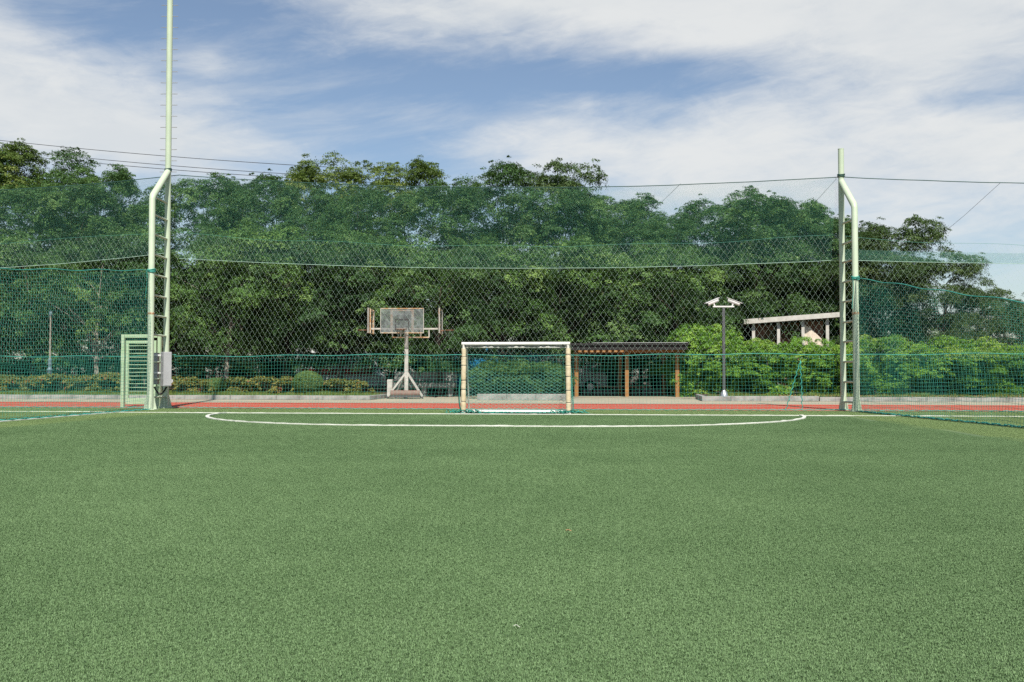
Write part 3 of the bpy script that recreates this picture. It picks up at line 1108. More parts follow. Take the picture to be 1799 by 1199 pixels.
def pos_g(u, v):
    """back sheet of the goal net: hangs from the rail and slopes to the rear bar"""
    Wg = gx1 - gx0
    t = v / 2.25
    x = gx0 + u + .03 * np.sin(np.pi * u / Wg * 2) * np.sin(np.pi * t)
    y = gy + rear * (1 - t) ** .75 - .02 + .12 * np.sin(np.pi * u / Wg) * np.sin(np.pi * t)
    z = .03 + (GH - .16) * t ** 1.05 - .05 * np.sin(np.pi * u / Wg) * np.sin(np.pi * t)
    return np.stack([x, y, z], -1)


net('back_mesh', goal_twine, pos_g, gx1 - gx0, 2.25, 'diamond', .155, .118, .0028, S=22, parent=goal)
for sx, x in ((-1, gx0), (1, gx1)):
    def pos_gs(u, v, x=x, sx=sx):
        t = np.clip(v / 2.0, 0, 1)
        dep = rear * (1 - t) ** .75 + .02
        return np.stack([x + sx * (.03 + .10 * (1 - t) * np.sin(u * 3.0)), gy + u / rear * dep, .03 + t * (GH - .16)], -1)
    net('side_mesh', teal, pos_gs, rear, 2.0, 'diamond', .125, .118, .0026, S=22, normal=(1, 0, 0), parent=goal)
# slack net heaped on the turf along the goal mouth and round the posts
b = MB()
r2 = random.Random(4)
for k in range(46):
    x = gx0 - .32 + (gx1 - gx0 + .64) * k / 45
    L_ = r2.uniform(.25, .6)
    edge = min(abs(x - gx0), abs(x - gx1)) < .38
    pts_ = []
    for j in range(14):
        t = j / 13
        pts_.append((x + (t - .5) * L_ + .04 * math.sin(j * 2 + k), gy + r2.uniform(-.16, .5) if not edge else gy + r2.uniform(-.2, .25), r2.uniform(.03, .06 if not edge else .12)))
    b.tube(pts_, .0075, 4)
b.build('slack_net', teal, goal)
b = MB()
for k in range(7):
    pts_ = [(gx0 - .06 - .16 * math.sin(t * 1.6) * (1 - t) - k * .012, gy + .05 + k * .05, .04 + 1.05 * t) for t in np.linspace(0, 1, 12)]
    b.tube(pts_, .008, 4)
b.build('loose_net_edge', teal, goal)

# ------------------------------------------------------------------ basketball stand
HB = G(714, 700.5)
hb = thing('basketball_stand', (HB.x, HB.y, 0), 'worn white basketball stand with rusty clear backboards on several sides', 'basketball hoop')
hu = RX.copy(); hv = AX.copy()
mpx = (715 - 899.5) / F
up = Vector((0, 0, 1))


def hz_(py):
    return zat(715, py, HB)


postt = hz_(577)
MB().box((HB.x, HB.y, postt / 2 + .1), (.16, .16, postt - .2), YAW, .01).build('post', hoop_white, hb)
zs = hz_(653)
for du, dv in ((-.78, -.25), (.72, -.25), (-.55, .8), (.55, .8)):
    MB().bar(HB + up * zs, HB + hu * du + hv * dv + up * .10, .09, .07).build('strut', hoop_white, hb)
    MB().tube([HB + hu * (du - .03) + hv * dv + up * .06, HB + hu * (du + .03) + hv * dv + up * .06], .06, 14).build('wheel', post_dark, hb)
bm = MB().tube([HB + hu * -.66 - hv * .25 + up * .21, HB + hu * .60 - hv * .25 + up * .21], .15, 18).build('ballast_drum', base_brown, hb)
MB().box((HB.x - hv.x * .1, HB.y - hv.y * .1, .09), (1.25, .9, .07), YAW, .01).build('base_frame', post_dark, hb)
MB().box((HB.x - hu.x * .70, HB.y - hu.y * .70, .45), (.22, .5, .75), YAW, .02).build('counterweight', hoop_white, hb)
zb0_, zb1_ = hz_(586), hz_(544)


def board(cx, fwd, side, ww):
    """a backboard: clear sheet, thin edge frame, two rusty uprights, target square, ring and net"""
    c = HB + cx
    zc, hh = (zb0_ + zb1_) / 2, zb1_ - zb0_
    br = bpy.data.objects.new('backboard', None)
    rzv = math.atan2(side.y, side.x)
    sh = MB().box((c.x, c.y, zc), (ww, .018, hh), rzv).build('backboard', poly_board, hb)
    for s_ in (-1, 1):
        p = c + side * (s_ * ww / 2)
        MB().box((p.x, p.y, zc), (.022, .035, hh + .03), rzv).build('edge_trim', hoop_white, sh)
        p = c + side * (s_ * ww * .245) - fwd * .035
        MB().box((p.x, p.y, zc), (.105, .045, hh), rzv).build('upright', hoop_rust, sh)
    for s_ in (-1, 1):
        p = c + up * (s_ * hh / 2)
        MB().box((p.x, p.y, zc + s_ * (hh / 2 + .004)), (ww - .03, .035, .03), rzv).build('edge_trim', hoop_rust, sh)
    p = c - fwd * .037
    MB().box((p.x, p.y, zc + hh / 2 - .075), (ww * .43, .04, .06), rzv).build('cross_brace', hoop_rust, sh)
    # painted target square on the front face
    f = c + fwd * .0125
    sq = MB()
    for s_ in (-1, 1):
        q = f + side * (s_ * .285)
        sq.box((q.x, q.y, zb0_ + .36), (.04, .004, .46), rzv)
    sq.box((f.x, f.y, zb0_ + .57), (.53, .004, .04), rzv)
    sq.build('target_square', dark_line, sh)
    rc = c + fwd * .36 + up * 0
    zr = zb0_ + .14
    ring = MB().tube([(rc.x + .225 * math.cos(a), rc.y + .225 * math.sin(a), zr) for a in np.linspace(0, 2 * math.pi, 25)], .012, 8, False).build('ring', ring_m, hb)
    q = c + fwd * .07
    MB().box((q.x, q.y, zr - .02), (.2, .13, .04), rzv, .004).build('ring_bracket', ring_m, ring)
    nb_ = MB()
    for k in range(12):
        a = k * math.pi / 6
        pts_ = []
        for j in range(6):
            t = j / 5
            rr = .22 * (1 - .45 * t)
            aa = a + (.26 if k % 2 else -.26) * t
            pts_.append((rc.x + rr * math.cos(aa), rc.y + rr * math.sin(aa), zr - .02 - .30 * t))
        nb_.tube(pts_, .006, 4)
    nb_.build('hoop_net', dark_cord, ring)


board(hu * -.13 - hv * .62, -hv, hu, 1.84)
board(hu * -1.55 - hv * .0, -hu, -hv, 1.84)
board(hu * 1.48 + hv * .1, hu, hv, 1.84)
zarm = hz_(578)
arm = MB().bar(HB + hu * -1.55 + up * zarm, HB + hu * 1.48 + up * zarm, .06, .07).build('cross_arm', hoop_white, hb)
MB().bar(HB + up * (zarm + .002), HB - hv * .60 + up * (zarm + .002), .07).build('front_arm', hoop_white, hb)
zl = hz_(593)
for a, c in ((-.62, .98),):
    MB().bar(HB + hu * a + up * zl, HB + hu * c + up * zl, .05).build('lower_rail', hoop_rust, hb)
for a in (-.62, -.25, .98, .62):
    MB().bar(HB + hu * a + up * zl, HB + hu * a + up * zarm, .045).build('hanger', hoop_white, hb)

# ------------------------------------------------------------------ concrete bench behind the stand
CB0, CB1 = onY(692, 690, 46.4), onY(802, 690, 46.4)
zc = lambda py: zat(745, py, CB0)
cbn = thing('concrete_bench', ((CB0.x + CB1.x) / 2, 46.4, 0), 'long grey concrete bench with a high back in the shade', 'bench')
bl = CB1.x - CB0.x
mx = (CB0.x + CB1.x) / 2
bench_m = mat('weathered_concrete', (0.27, 0.27, 0.25), (0.20, 0.20, 0.185), 0.95, 3.0, bump=0.3, stain=(0.07, 0.07, 0.065), sscale=3)
bk = MB().box((mx, 46.55, zc(662)), (bl, .12, zc(655) - zc(669) + .06), 0, .015).build('backrest', bench_m, cbn)
for k in range(6):
    x = CB0.x + bl * (k + .5) / 6
    MB().tube([(x, 46.486, zc(661)), (x, 46.48, zc(661))], .035, 12).build('drain_hole', dark_line, bk)
MB().box((mx, 46.30, zc(677)), (bl, .50, .24), 0, .02).build('seat', bench_m, cbn)
for x in (CB0.x + .25, mx, CB1.x - .25):
    MB().box((x, 46.35, (zc(677) - .12) / 2), (.22, .42, zc(677) - .12), 0, .01).build('leg', bench_m, cbn)
for x in (CB0.x + .3, CB1.x - .3):
    MB().box((x, 46.62, zc(669) * .6), (.14, .1, zc(669) * 1.1), 0, .01).build('back_support', bench_m, cbn)

# ------------------------------------------------------------------ timber pavilion
PY = 46.0
zp = lambda py: zat(1101, py, onY(1101, 690, PY))
pav = thing('timber_pavilion', (onY(1101, 697, PY).x, PY + 1.5, 0), 'open timber pavilion with orange posts and a flat dark roof', 'pavilion')
xs = [onY(p, 690, PY).x for p in (1013, 1101.5, 1190)]
roofz = zp(606)
x0, x1 = onY(1003, 603, PY).x, onY(1208, 603, PY).x
roof = MB().box(((x0 + x1) / 2, PY + 1.4, roofz), (x1 - x0, 4.6, .10), 0, .01).build('roof', roof_dark, pav)
MB().box(((x0 + x1) / 2 + .5, PY - .915, roofz + .065), (x1 - x0 - 1.1, .02, .018)).build('roof_edge', roof_edge, roof)
beamz = roofz - .26
for yy in (PY, PY + 2.9):
    MB().box(((x0 + x1) / 2, yy, beamz), (x1 - x0 - .3, .12, .18), 0, .008).build('beam', timber, pav)
for k in range(15):
    x = x0 + .35 + (x1 - x0 - .7) * k / 14
    MB().box((x, PY + 1.4, beamz + .15), (.10, 3.4, .13), 0, .006).build('rafter', timber, pav)
MB().box(((x0 + x1) / 2, PY - .80, roofz - .13), (x1 - x0 - .1, .05, .26), 0, .006).build('fascia', roof_dark, pav)
for k in range(8):
    x = x0 + .45 + k * .27
    MB().box((x, PY - .80, roofz - .32), (.14, .05, .085), 0, .006).build('rafter_end', timber, pav)
for x in xs:
    MB().box((x, PY, (beamz - .09) / 2), (.17, .17, beamz - .09), 0, .01).build('post', timber, pav)
for x in (xs[0] - .15, xs[1] - .32, xs[2] - .5):
    MB().box((x, PY + 2.9, (beamz - .09) / 2), (.16, .16, beamz - .09), 0, .01).build('post', timber, pav)
slab = sheet('pavilion_floor', [(x0 - .4, PY - 1.6), (x1 + .5, PY - 1.6), (x1 + .5, PY + 4), (x0 - .4, PY + 4)], 0.012, paving)
pb_ = thing('park_bench', ((xs[0] + xs[1]) / 2 + .6, PY + 2.0, 0), 'dark slatted bench standing under the timber pavilion', 'bench')
for k in range(4):
    MB().box(((xs[0] + xs[1]) / 2 + .9, PY + 1.85 + k * .11, .44), (2.6, .09, .035), 0, .005).build('slat', shelter_brown, pb_)
for x in (-.2, 2.0):
    MB().box(((xs[0] + xs[1]) / 2 + x, PY + 2.0, .21), (.08, .4, .42), 0, .005).build('leg', post_dark, pb_)
# a row of pale edging blocks, seen between the posts
eme = None
for k in range(13):
    px = (1027 + k * 9.0) if k < 7 else (1113 + (k - 7) * 9.2)
    p = onY(px, 692, PY + 3.6)
    if eme is None:
        o = MB().box((0, 0, .13), (.19, .16, .24), 0, .02).build('edging_block', concrete)
        eme = o.data
    else:
        o = bpy.data.objects.new('edging_block', eme); COL.objects.link(o)
    o.location = (p.x, PY + 3.6 + rng.normal(0, .02), .015)
    o.rotation_euler = (0, 0, rng.normal(0, .06))
    tag(o, 'small square concrete block in the row behind the pavilion posts', 'block', 'edging blocks behind the pavilion')

# ------------------------------------------------------------------ camera pole, lamp post, shelter
CPp = G(1272, 697.5, BZ)
ccz = lambda py: zat(1271, py, CPp)
cc = thing('camera_pole', (CPp.x, CPp.y, BZ), 'dark pole carrying two white security cameras above the bushes', 'camera pole')
MB().tube([(CPp.x, CPp.y, BZ), (CPp.x, CPp.y, ccz(541))], .062, 16).build('pole', post_dark, cc)
MB().tube([(CPp.x, CPp.y, BZ), (CPp.x, CPp.y, BZ + .12), (CPp.x, CPp.y, BZ + .26)], [.17, .15, .07], 20).build('base_cover', silver, cc)
MB().bar(Vector((CPp.x, CPp.y, ccz(539))) - RX * .42, Vector((CPp.x, CPp.y, ccz(539))) + RX * .42, .09, .055).build('cross_arm', white_metal, cc)
for s_ in (-1, 1):
    c = Vector((CPp.x, CPp.y, ccz(531.5))) + RX * (s_ * .44)
    ax_ = (RX * s_ - AX * .35 + Vector((0, 0, -.42))).normalized()
    bd = MB().tube([c - ax_ * .27, c - ax_ * .26, c + ax_ * .22, c + ax_ * .23], [.06, .075, .075, .06], 14).build('camera_body', white_metal, cc)
    hood = c + Vector((0, 0, .075))
    MB().bar(hood - ax_ * .30, hood + ax_ * .34, .17, .02).build('sun_hood', white_metal, bd)
    MB().tube([c + ax_ * .232, c + ax_ * .25], .05, 12).build('lens', van_glass, bd)
    MB().bar(c + Vector((0, 0, -.05)) - RX * (s_ * .06), Vector((CPp.x, CPp.y, ccz(538))) + RX * (s_ * .34), .045).build('bracket', white_metal, bd)

LPp = G(87, 691, BZ)
lpz = lambda py: zat(88, py, LPp)
lp_ = thing('lamp_post', (LPp.x, LPp.y, BZ), 'slim lamp post with a thick blue-grey fluted base', 'lamp post')
MB().tube([(LPp.x, LPp.y, lpz(648)), (LPp.x, LPp.y, lpz(600)), (LPp.x, LPp.y, lpz(556))], [.045, .04, .035], 12).build('shaft', pale_bark, lp_)
prof = [(BZ, .13), (BZ + .10, .13), (BZ + .11, .12), (lpz(672), .12), (lpz(671), .135), (lpz(669), .135), (lpz(668), .115), (lpz(652), .11), (lpz(651), .135), (lpz(649), .135), (lpz(647), .08), (lpz(643), .075), (lpz(641), .10), (lpz(639), .10), (lpz(637), .075), (lpz(634), .10), (lpz(632), .10), (lpz(630), .05)]
MB().tube([(LPp.x, LPp.y, z) for z, _ in prof], [r_ for _, r_ in prof], 20).build('base', lamp_blue, lp_)
MB().tube([(LPp.x, LPp.y, lpz(556)), (LPp.x, LPp.y, lpz(554)), (LPp.x, LPp.y, lpz(548)), (LPp.x, LPp.y, lpz(546))], [.04, .075, .065, .02], 14).build('finial', lamp_blue, lp_)

SHY = 55.0
sh = thing('roadside_shelter', (onY(1390, 600, SHY).x, SHY, 0), 'small brown shelter with a pale sloping roof above the bushes', 'shelter')
A, C = onY(1306, 566, SHY), onY(1480, 553, SHY)
tilt = math.atan2(C.z - A.z, C.x - A.x)
MB().bar(A + Vector((0, 1.1, 0)), C + Vector((0, 1.1, 0)), 2.8, .26).build('roof', shelter_white, sh)
sx = [onY(p, 590, SHY).x for p in (1324, 1368, 1411, 1454)]
for x in sx:
    zt_ = A.z + (x - A.x) * math.tan(tilt) - .13
    MB().box((x, SHY + .1, zt_ / 2), (.16, .16, zt_), 0, .01).build('post', shelter_white, sh)
for k in range(3):
    xa, xb = sx[k] + .09, sx[k + 1] - .09
    zt_ = A.z + (xa - A.x) * math.tan(tilt) - .16
    MB().box(((xa + xb) / 2, SHY + 1.0, zt_ / 2), (xb - xa + .1, .06, zt_), 0, .004).build('wall_panel', shelter_brown, sh)
# hanging cream sheet
b = MB()
nx_, nz_ = 12, 9
a0, a1 = onY(1414, 571, SHY), onY(1452, 605, SHY)
for j in range(nz_ + 1):
    for i in range(nx_ + 1):
        u, v = i / nx_, j / nz_
        ztop = a0.z + .02 - 1.05 * u ** 1.4
        zbot = a1.z - .35
        b.v.append((a0.x + (a1.x - a0.x) * u, SHY + .25 + .07 * math.sin(u * 14 + v * 2), ztop + (zbot - ztop) * v))
for j in range(nz_):
    for i in range(nx_):
        k = j * (nx_ + 1) + i
        b.face([k, k + 1, k + nx_ + 2, k + nx_ + 1], True)
b.build('hanging_sheet', cloth_cream, sh)

# yellow barrier arm seen beyond the left bed
A, C = onY(160, 596, 50), onY(208, 597, 50)
bar = thing('barrier', ((A.x + C.x) / 2, 50, 0), 'faded yellow horizontal barrier bar beyond the gate', 'barrier')
MB().tube([A, C], .06, 10).build('bar', yellow_paint, bar)
for p in (A, C):
    MB().tube([(p.x, p.y, 0), (p.x, p.y, p.z + .05)], .05, 10).build('post', post_dark, bar)


# ---- parked vans glimpsed under the trees
def van(px, py_top, Y, L_, label, stripe, body):
    c = onY(px, 640, Y)
    H = onY(px, py_top, Y).z
    v = thing('parked_van', (c.x, Y, 0), label, 'van', 'vans parked beyond the trees')
    Wd = 1.9
    prof_ = [(-L_ / 2, .35), (L_ / 2, .35), (L_ / 2, .95), (L_ / 2 - .25, 1.15), (L_ / 2 - .95, H - .15), (L_ / 2 - 1.25, H), (-L_ / 2 + .1, H), (-L_ / 2, H - .1)]
    bo = MB().prism([(c.x + a, Y, z) for a, z in prof_], (0, Wd, 0)).build('body', body, v)
    for a, b_ in ((-L_ / 2 + .25, -L_ / 6), (-L_ / 6 + .12, L_ / 6), (L_ / 6 + .12, L_ / 2 - 1.2)):
        MB().box((c.x + (a + b_) / 2, Y - Wd / 2 - .006, H - .55), (b_ - a, .012, .55), 0, .003).build('window', van_glass, v)
    MB().box((c.x, Y - Wd / 2 - .006, 1.15), (L_ - .5, .012, .35), 0, .003).build('stripe', stripe, v)
    for a in (-L_ / 2 + .9, L_ / 2 - .9):
        w_ = MB().tube([(c.x + a, Y - Wd / 2 - .02, .35), (c.x + a, Y - Wd / 2 + .22, .35)], .34, 20).build('wheel', tyre, v)
        MB().tube([(c.x + a, Y - Wd / 2 - .03, .35), (c.x + a, Y - Wd / 2 - .021, .35)], .19, 16).build('hub', silver, w_)
    return v


van(885, 603, 54, 5.2, 'white van with a blue stripe, parked in shade behind the goal', van_blue, van_blue)
van(990, 607, 55, 4.8, 'plain white van parked in shade between goal and pavilion', van_white, van_white)
van(600, 612, 54.5, 4.6, 'white van with a red stripe in shade left of the basketball stand', red_paint, van_white)

# ------------------------------------------------------------------ leaves, trees and shrubs
def leaf_arrays(c, axis, nrm, ln, wd, fold=0.18):
    """one folded diamond per leaf"""
    axis = axis / (np.linalg.norm(axis, axis=1, keepdims=True) + 1e-9)
    s_ = np.cross(axis, nrm); s_ /= np.linalg.norm(s_, axis=1, keepdims=True) + 1e-9
    n = np.cross(s_, axis)
    V = np.stack([c - axis * (ln / 2)[:, None], c + s_ * (wd / 2)[:, None] + n * (wd * fold)[:, None] - axis * (ln * .06)[:, None],
                  c + axis * (ln / 2)[:, None], c - s_ * (wd / 2)[:, None] + n * (wd * fold)[:, None] - axis * (ln * .06)[:, None]], 1)
    Q = np.arange(len(c) * 4).reshape(-1, 4)
    return V.reshape(-1, 3), Q


def vnoise(p, f, seed):
    """cheap smooth pseudo noise, about -1..1"""
    r = np.random.default_rng(seed)
    s_ = np.zeros(len(p))
    for k in range(7):
        d = r.normal(size=3) * f * (1 + .35 * k)
        s_ += np.sin(p @ d + r.uniform(0, 6.28)) / (1 + .35 * k)
    return s_ / 2.6


def crown(name, m, seed, z0, z1, rad, nb, nsp, nlf, leaf, shape='round', brad=(.8, 1.4), bflat=.6, srad=(.25, .5), gap=.5, droop=.3, spiky=.12, nvar=.38, bvar=.15):
    """boughs on the crown's shell, sprays on each bough, leaves on each spray"""
    r = np.random.default_rng(seed)
    n = nb * 3
    t = r.uniform(0, 1, n) ** .9
    if shape == 'round':
        prof_ = np.sin(np.pi * (0.12 + 0.78 * t)) ** .62
    elif shape == 'umbrella':               # wide above, recessed and shaded below
        prof_ = np.where(t < .62, .42 + .58 * (t / .62) ** .9, np.sqrt(np.clip(1 - ((t - .62) / .41) ** 2, 0, 1)))
    elif shape == 'cone':
        prof_ = np.clip(1.02 - t, .06, 1) ** .75
    else:                                   # spreading, broad at the top
        prof_ = np.sin(np.pi * (0.22 + 0.68 * t)) ** .45
    ang = r.uniform(0, 2 * np.pi, n)
    rr = rad * prof_ * r.uniform(0.04, 1, n) ** .34
    rr = rr * (1 + .20 * np.sin(ang * 3 + seed) + .13 * np.sin(ang * 5 + t * 7 + seed * 2))
    z = z0 + (z1 - z0) * t + .35 * np.sin(ang * 2 + seed) * (1 - t)
    C = np.stack([rr * np.cos(ang), rr * np.sin(ang), z], 1)
    C = C[vnoise(C, 1.6 / rad, seed + 1) > -gap][:nb]
    nb = len(C)
    BR = r.uniform(brad[0], brad[1], nb)
    btone = np.clip(.45 + .16 * vnoise(C, 2.0 / rad, seed + 5) + r.normal(0, bvar, nb), 0, 1)
    cz = (z0 + z1) / 2
    outd = C - np.array([0, 0, cz - (z1 - z0) * .15]); outd /= np.linalg.norm(outd, axis=1, keepdims=True) + .2
    # sprays on the bough
    kb = np.repeat(np.arange(nb), nsp); M = len(kb)
    d = r.normal(size=(M, 3)); d += outd[kb] * .55 + np.array([0, 0, .35]); d /= np.linalg.norm(d, axis=1, keepdims=True)
    q = r.uniform(.25, 1, M) ** .5
    so = d * (BR[kb] * q)[:, None]
    so[:, 2] *= bflat
    hor = np.linalg.norm(so[:, :2], axis=1)
    so[:, 2] -= droop * hor * hor / (BR[kb] + .01)
    S = C[kb] + so
    sp_ = r.uniform(size=M) < spiky
    S[sp_] += (d[sp_] * .5 + np.array([0, 0, .35])) * (BR[kb][sp_] * r.uniform(.05, .42, sp_.sum()))[:, None]
    SR = r.uniform(srad[0], srad[1], M)
    SR[sp_] *= .6
    sn = d * .55 + np.array([0, 0, .8]); sn /= np.linalg.norm(sn, axis=1, keepdims=True)
    stone = np.clip(btone[kb] + r.normal(0, .10, M), 0, 1)
    # leaves in the spray's plane
    k = np.repeat(np.arange(M), nlf); N = len(k)
    e1 = np.cross(sn, np.array([0.31, .95, .05])); e1 /= np.linalg.norm(e1, axis=1, keepdims=True) + 1e-9
    e2 = np.cross(sn, e1)
    a = r.uniform(0, 2 * np.pi, N); qq = np.sqrt(r.uniform(0, 1, N)) * SR[k]
    P = S[k] + e1[k] * (qq * np.cos(a))[:, None] + e2[k] * (qq * np.sin(a))[:, None] + sn[k] * (r.normal(0, .16, N) * SR[k] - .25 * qq * qq / SR[k])[:, None]
    axis = e1[k] * np.cos(a)[:, None] + e2[k] * np.sin(a)[:, None] + r.normal(0, .5, (N, 3)) + np.array([0, 0, -.2])
    nrm = sn[k] + r.normal(0, nvar, (N, 3))
    ln = leaf * r.uniform(.6, 1.35, N); wd = ln * r.uniform(.42, .62, N)
    V, Q = leaf_arrays(P, axis, nrm, ln, wd)
    tone = np.clip(stone[k] + r.normal(0, .13, N), 0, 1)
    return np_mesh(name, V, Q, m, np.repeat(tone, 4)), C


def trunk_mesh(C, z0, z1, base_r, m, seed, nlimb=16, lean=.3):
    r = random.Random(seed)
    b = MB()
    h = z0 + (z1 - z0) * .62
    ph = r.uniform(0, 6)
    sp = lambda t: Vector((lean * math.sin(t * 2.2 + ph) * t, lean * math.cos(t * 1.7 + ph) * t, h * t))
    b.tube([sp(k / 9) + Vector((0, 0, -.05 if k == 0 else 0)) for k in range(10)], [base_r * (1.35 if k == 0 else 1 - .78 * k / 9) for k in range(10)], 10)
    idx = list(range(len(C))); r.shuffle(idx)
    for i in idx[:nlimb]:
        e = Vector(C[i])
        t0 = min(.92, max(.30, (e.z - .9) / h * r.uniform(.55, .85)))
        s_ = sp(t0)
        mid = s_.lerp(e, .5) + Vector((0, 0, .25)) + Vector((r.uniform(-.25, .25), r.uniform(-.25, .25), 0))
        r0 = base_r * (1 - .78 * t0) * .55
        b.tube([s_, s_.lerp(mid, .5) + Vector((0, 0, .08)), mid, mid.lerp(e, .55), e], [r0, r0 * .75, r0 * .52, r0 * .32, r0 * .12], 6)
    me = bpy.data.meshes.new('trunk')
    me.from_pydata(b.v, [], b.f); me.polygons.foreach_set('use_smooth', b.sm)
    me.materials.append(m); me.update()
    return me


mid_leaf = leafmat('mid_green_leaf', [(0, (0.022, 0.064, 0.018)), (.45, (0.055, 0.130, 0.032)), (.8, (0.107, 0.204, 0.052)), (1, (0.163, 0.263, 0.080))], .22)
yel_leaf = leafmat('yellow_green_leaf', [(0, (0.043, 0.082, 0.016)), (.45, (0.101, 0.165, 0.030)), (.8, (0.171, 0.237, 0.052)), (1, (0.252, 0.294, 0.085))], .28)
fresh_leaf = leafmat('fresh_green_leaf', [(0, (0.022, 0.062, 0.014)), (.45, (0.062, 0.139, 0.028)), (.8, (0.129, 0.242, 0.050)), (1, (0.206, 0.309, 0.080))], .2)
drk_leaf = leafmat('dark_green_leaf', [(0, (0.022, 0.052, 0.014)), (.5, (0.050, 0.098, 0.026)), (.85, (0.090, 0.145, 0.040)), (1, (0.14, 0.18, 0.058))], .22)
hedge_leaf = leafmat('bright_hedge_leaf', [(0, (0.055, 0.149, 0.018)), (.45, (0.147, 0.319, 0.036)), (.8, (0.244, 0.433, 0.055)), (1, (0.353, 0.484, 0.090))], .34)
red_leaf = leafmat('red_yellow_leaf', [(0, (0.065, 0.105, 0.022)), (.48, (0.165, 0.185, 0.040)), (.78, (0.28, 0.25, 0.06)), (.93, (0.23, 0.10, 0.042)), (1, (0.26, 0.07, 0.04))], .25)
ball_leaf = leafmat('clipped_leaf', [(0, (0.065, 0.125, 0.030)), (.5, (0.115, 0.195, 0.050)), (1, (0.18, 0.26, 0.075))], .2)

protos = {}


def proto(key, m, seed, z0, z1, rad, nb, nsp, nlf, leaf, tr, bk=bark, **kw):
    me, C = crown('crown', m, seed, z0, z1, rad, nb, nsp, nlf, leaf, **kw)
    tm = trunk_mesh(C, z0, z1, tr, bk, seed)
    protos[key] = (me, tm, z1)


T_ = dict(brad=(.7, 1.25), srad=(.2, .42))
proto('tallA', mid_leaf, 11, 2.8, 12.7, 3.9, 120, 20, 46, .105, .22, **T_)
proto('tallB', mid_leaf, 12, 3.0, 12.7, 3.8, 116, 20, 46, .105, .20, shape='spread', **T_)
proto('tallY', yel_leaf, 13, 3.0, 12.7, 3.8, 118, 20, 46, .105, .22, spiky=.25, **T_)
L_ = dict(bflat=.42, droop=.34, brad=(.45, 1.35), srad=(.14, .38), spiky=.10, nvar=.36, bvar=.24)
proto('layerA', mid_leaf, 21, 1.9, 7.8, 3.6, 84, 20, 46, .095, .15, shape='umbrella', gap=.15, **L_)
proto('layerB', fresh_leaf, 22, 1.7, 7.8, 3.6, 84, 20, 46, .095, .14, shape='umbrella', gap=.12, **L_)
proto('layerC', fresh_leaf, 23, 1.8, 7.8, 3.3, 76, 20, 46, .095, .14, bk=pale_bark, gap=.08, **L_)
proto('dark', drk_leaf, 31, 1.4, 9.6, 3.5, 92, 20, 44, .105, .2, gap=.3, bflat=.4, brad=(.65, 1.25), srad=(.2, .42), spiky=.15)


def tree(key, x, Y, top, wscale, rot, name, label, group):
    cme, tme, H = protos[key]
    root = thing(name, (x, Y, 0.0), label, 'tree', group)
    s_ = top / (H + .35)
    root.scale = (s_ * wscale, s_ * wscale, s_)
    root.rotation_euler = (0, 0, rot)
    for nm, me in (('trunk', tme), ('crown', cme)):
        o = bpy.data.objects.new(nm, me); COL.objects.link(o); o.parent = root
    return root


def tree_px(key, px, py, Y, ws, rot, name, label, group):
    p = onY(px, py, Y)
    return tree(key, p.x, Y, p.z, ws, rot, name, label, group)


gb = 'tall trees behind the net'
back = [  # key, px, top py, Y, width
    ('tallY', -40, 250, 60, 1.0), ('tallA', 70, 262, 62, 1.0), ('tallB', 165, 292, 61, .85), ('tallA', 265, 345, 62, .9),
    ('tallB', 360, 312, 60, 1.0), ('tallA', 470, 306, 61, 1.0), ('tallY', 590, 285, 64, 1.0), ('tallY', 705, 292, 65, 1.0),
    ('tallA', 640, 330, 58, 1.0), ('tallB', 780, 325, 60, 1.0), ('tallA', 885, 284, 63, .95), ('dark', 968, 288, 64, .85),
    ('tallB', 1020, 332, 60, .9), ('tallA', 1100, 378, 60, .9), ('tallB', 1195, 372, 61, .85), ('tallA', 1275, 338, 60, 1.0),
    ('tallB', 1375, 348, 61, 1.0), ('tallA', 1450, 372, 60, .95), ('tallB', 555, 325, 58, .9), ('tallA', 430, 330, 57, .9), ('tallB', 120, 320, 57, 1.0), ('tallA', 10, 310, 57, 1.0),
    ('tallB', 1060, 342, 62, 1.0), ('tallA', 1150, 374, 58, 1.0), ('tallB', 1325, 345, 58, 1.05), ('tallA', 1420, 372, 64, 1.0)]
kinds = {'tallA': 'tall rounded mid-green tree', 'tallB': 'tall broad-topped mid-green tree', 'tallY': 'tall tree with yellow-green sunlit top', 'dark': 'dark-leaved tall tree'}
wheres = ['farthest beyond the gate', 'beyond the lamp post, under the power cables', 'beyond the gate, below the power cables', 'directly behind the tall pegged mast', 'just past the tall mast towards the clipped dome',
          'above the clipped shrub dome', 'between clipped dome and backboards', 'above the basketball stand, over the net rope', 'behind the basketball backboard', 'behind the gap between backboard and goal',
          'above the goal, rising over the net rope', 'above the goal, beside the sky gap', 'between goal and timber pavilion', 'above the timber pavilion', 'between timber pavilion and camera pole',
          'above the security camera pole', 'above the pale-roofed shelter', 'just before the short mast', 'near the middle of the gap between dome and backboard', 'between meter box and clipped dome', 'behind the lamp post', 'nearest the power cables beyond the lamp post', 'just right of the goal, behind its neighbours', 'over the middle of the pavilion roof', 'between camera pole and shelter', 'over the high end of the shelter roof']
rr_ = random.Random(5)
for (key, px, py, Y, ws), wh in zip(back, wheres):
    tree_px(key, px, py, Y, ws, rr_.uniform(0, 6.28), 'broadleaf_tree', kinds[key] + ' ' + wh, gb)
gf = 'lower trees along the planting strip'
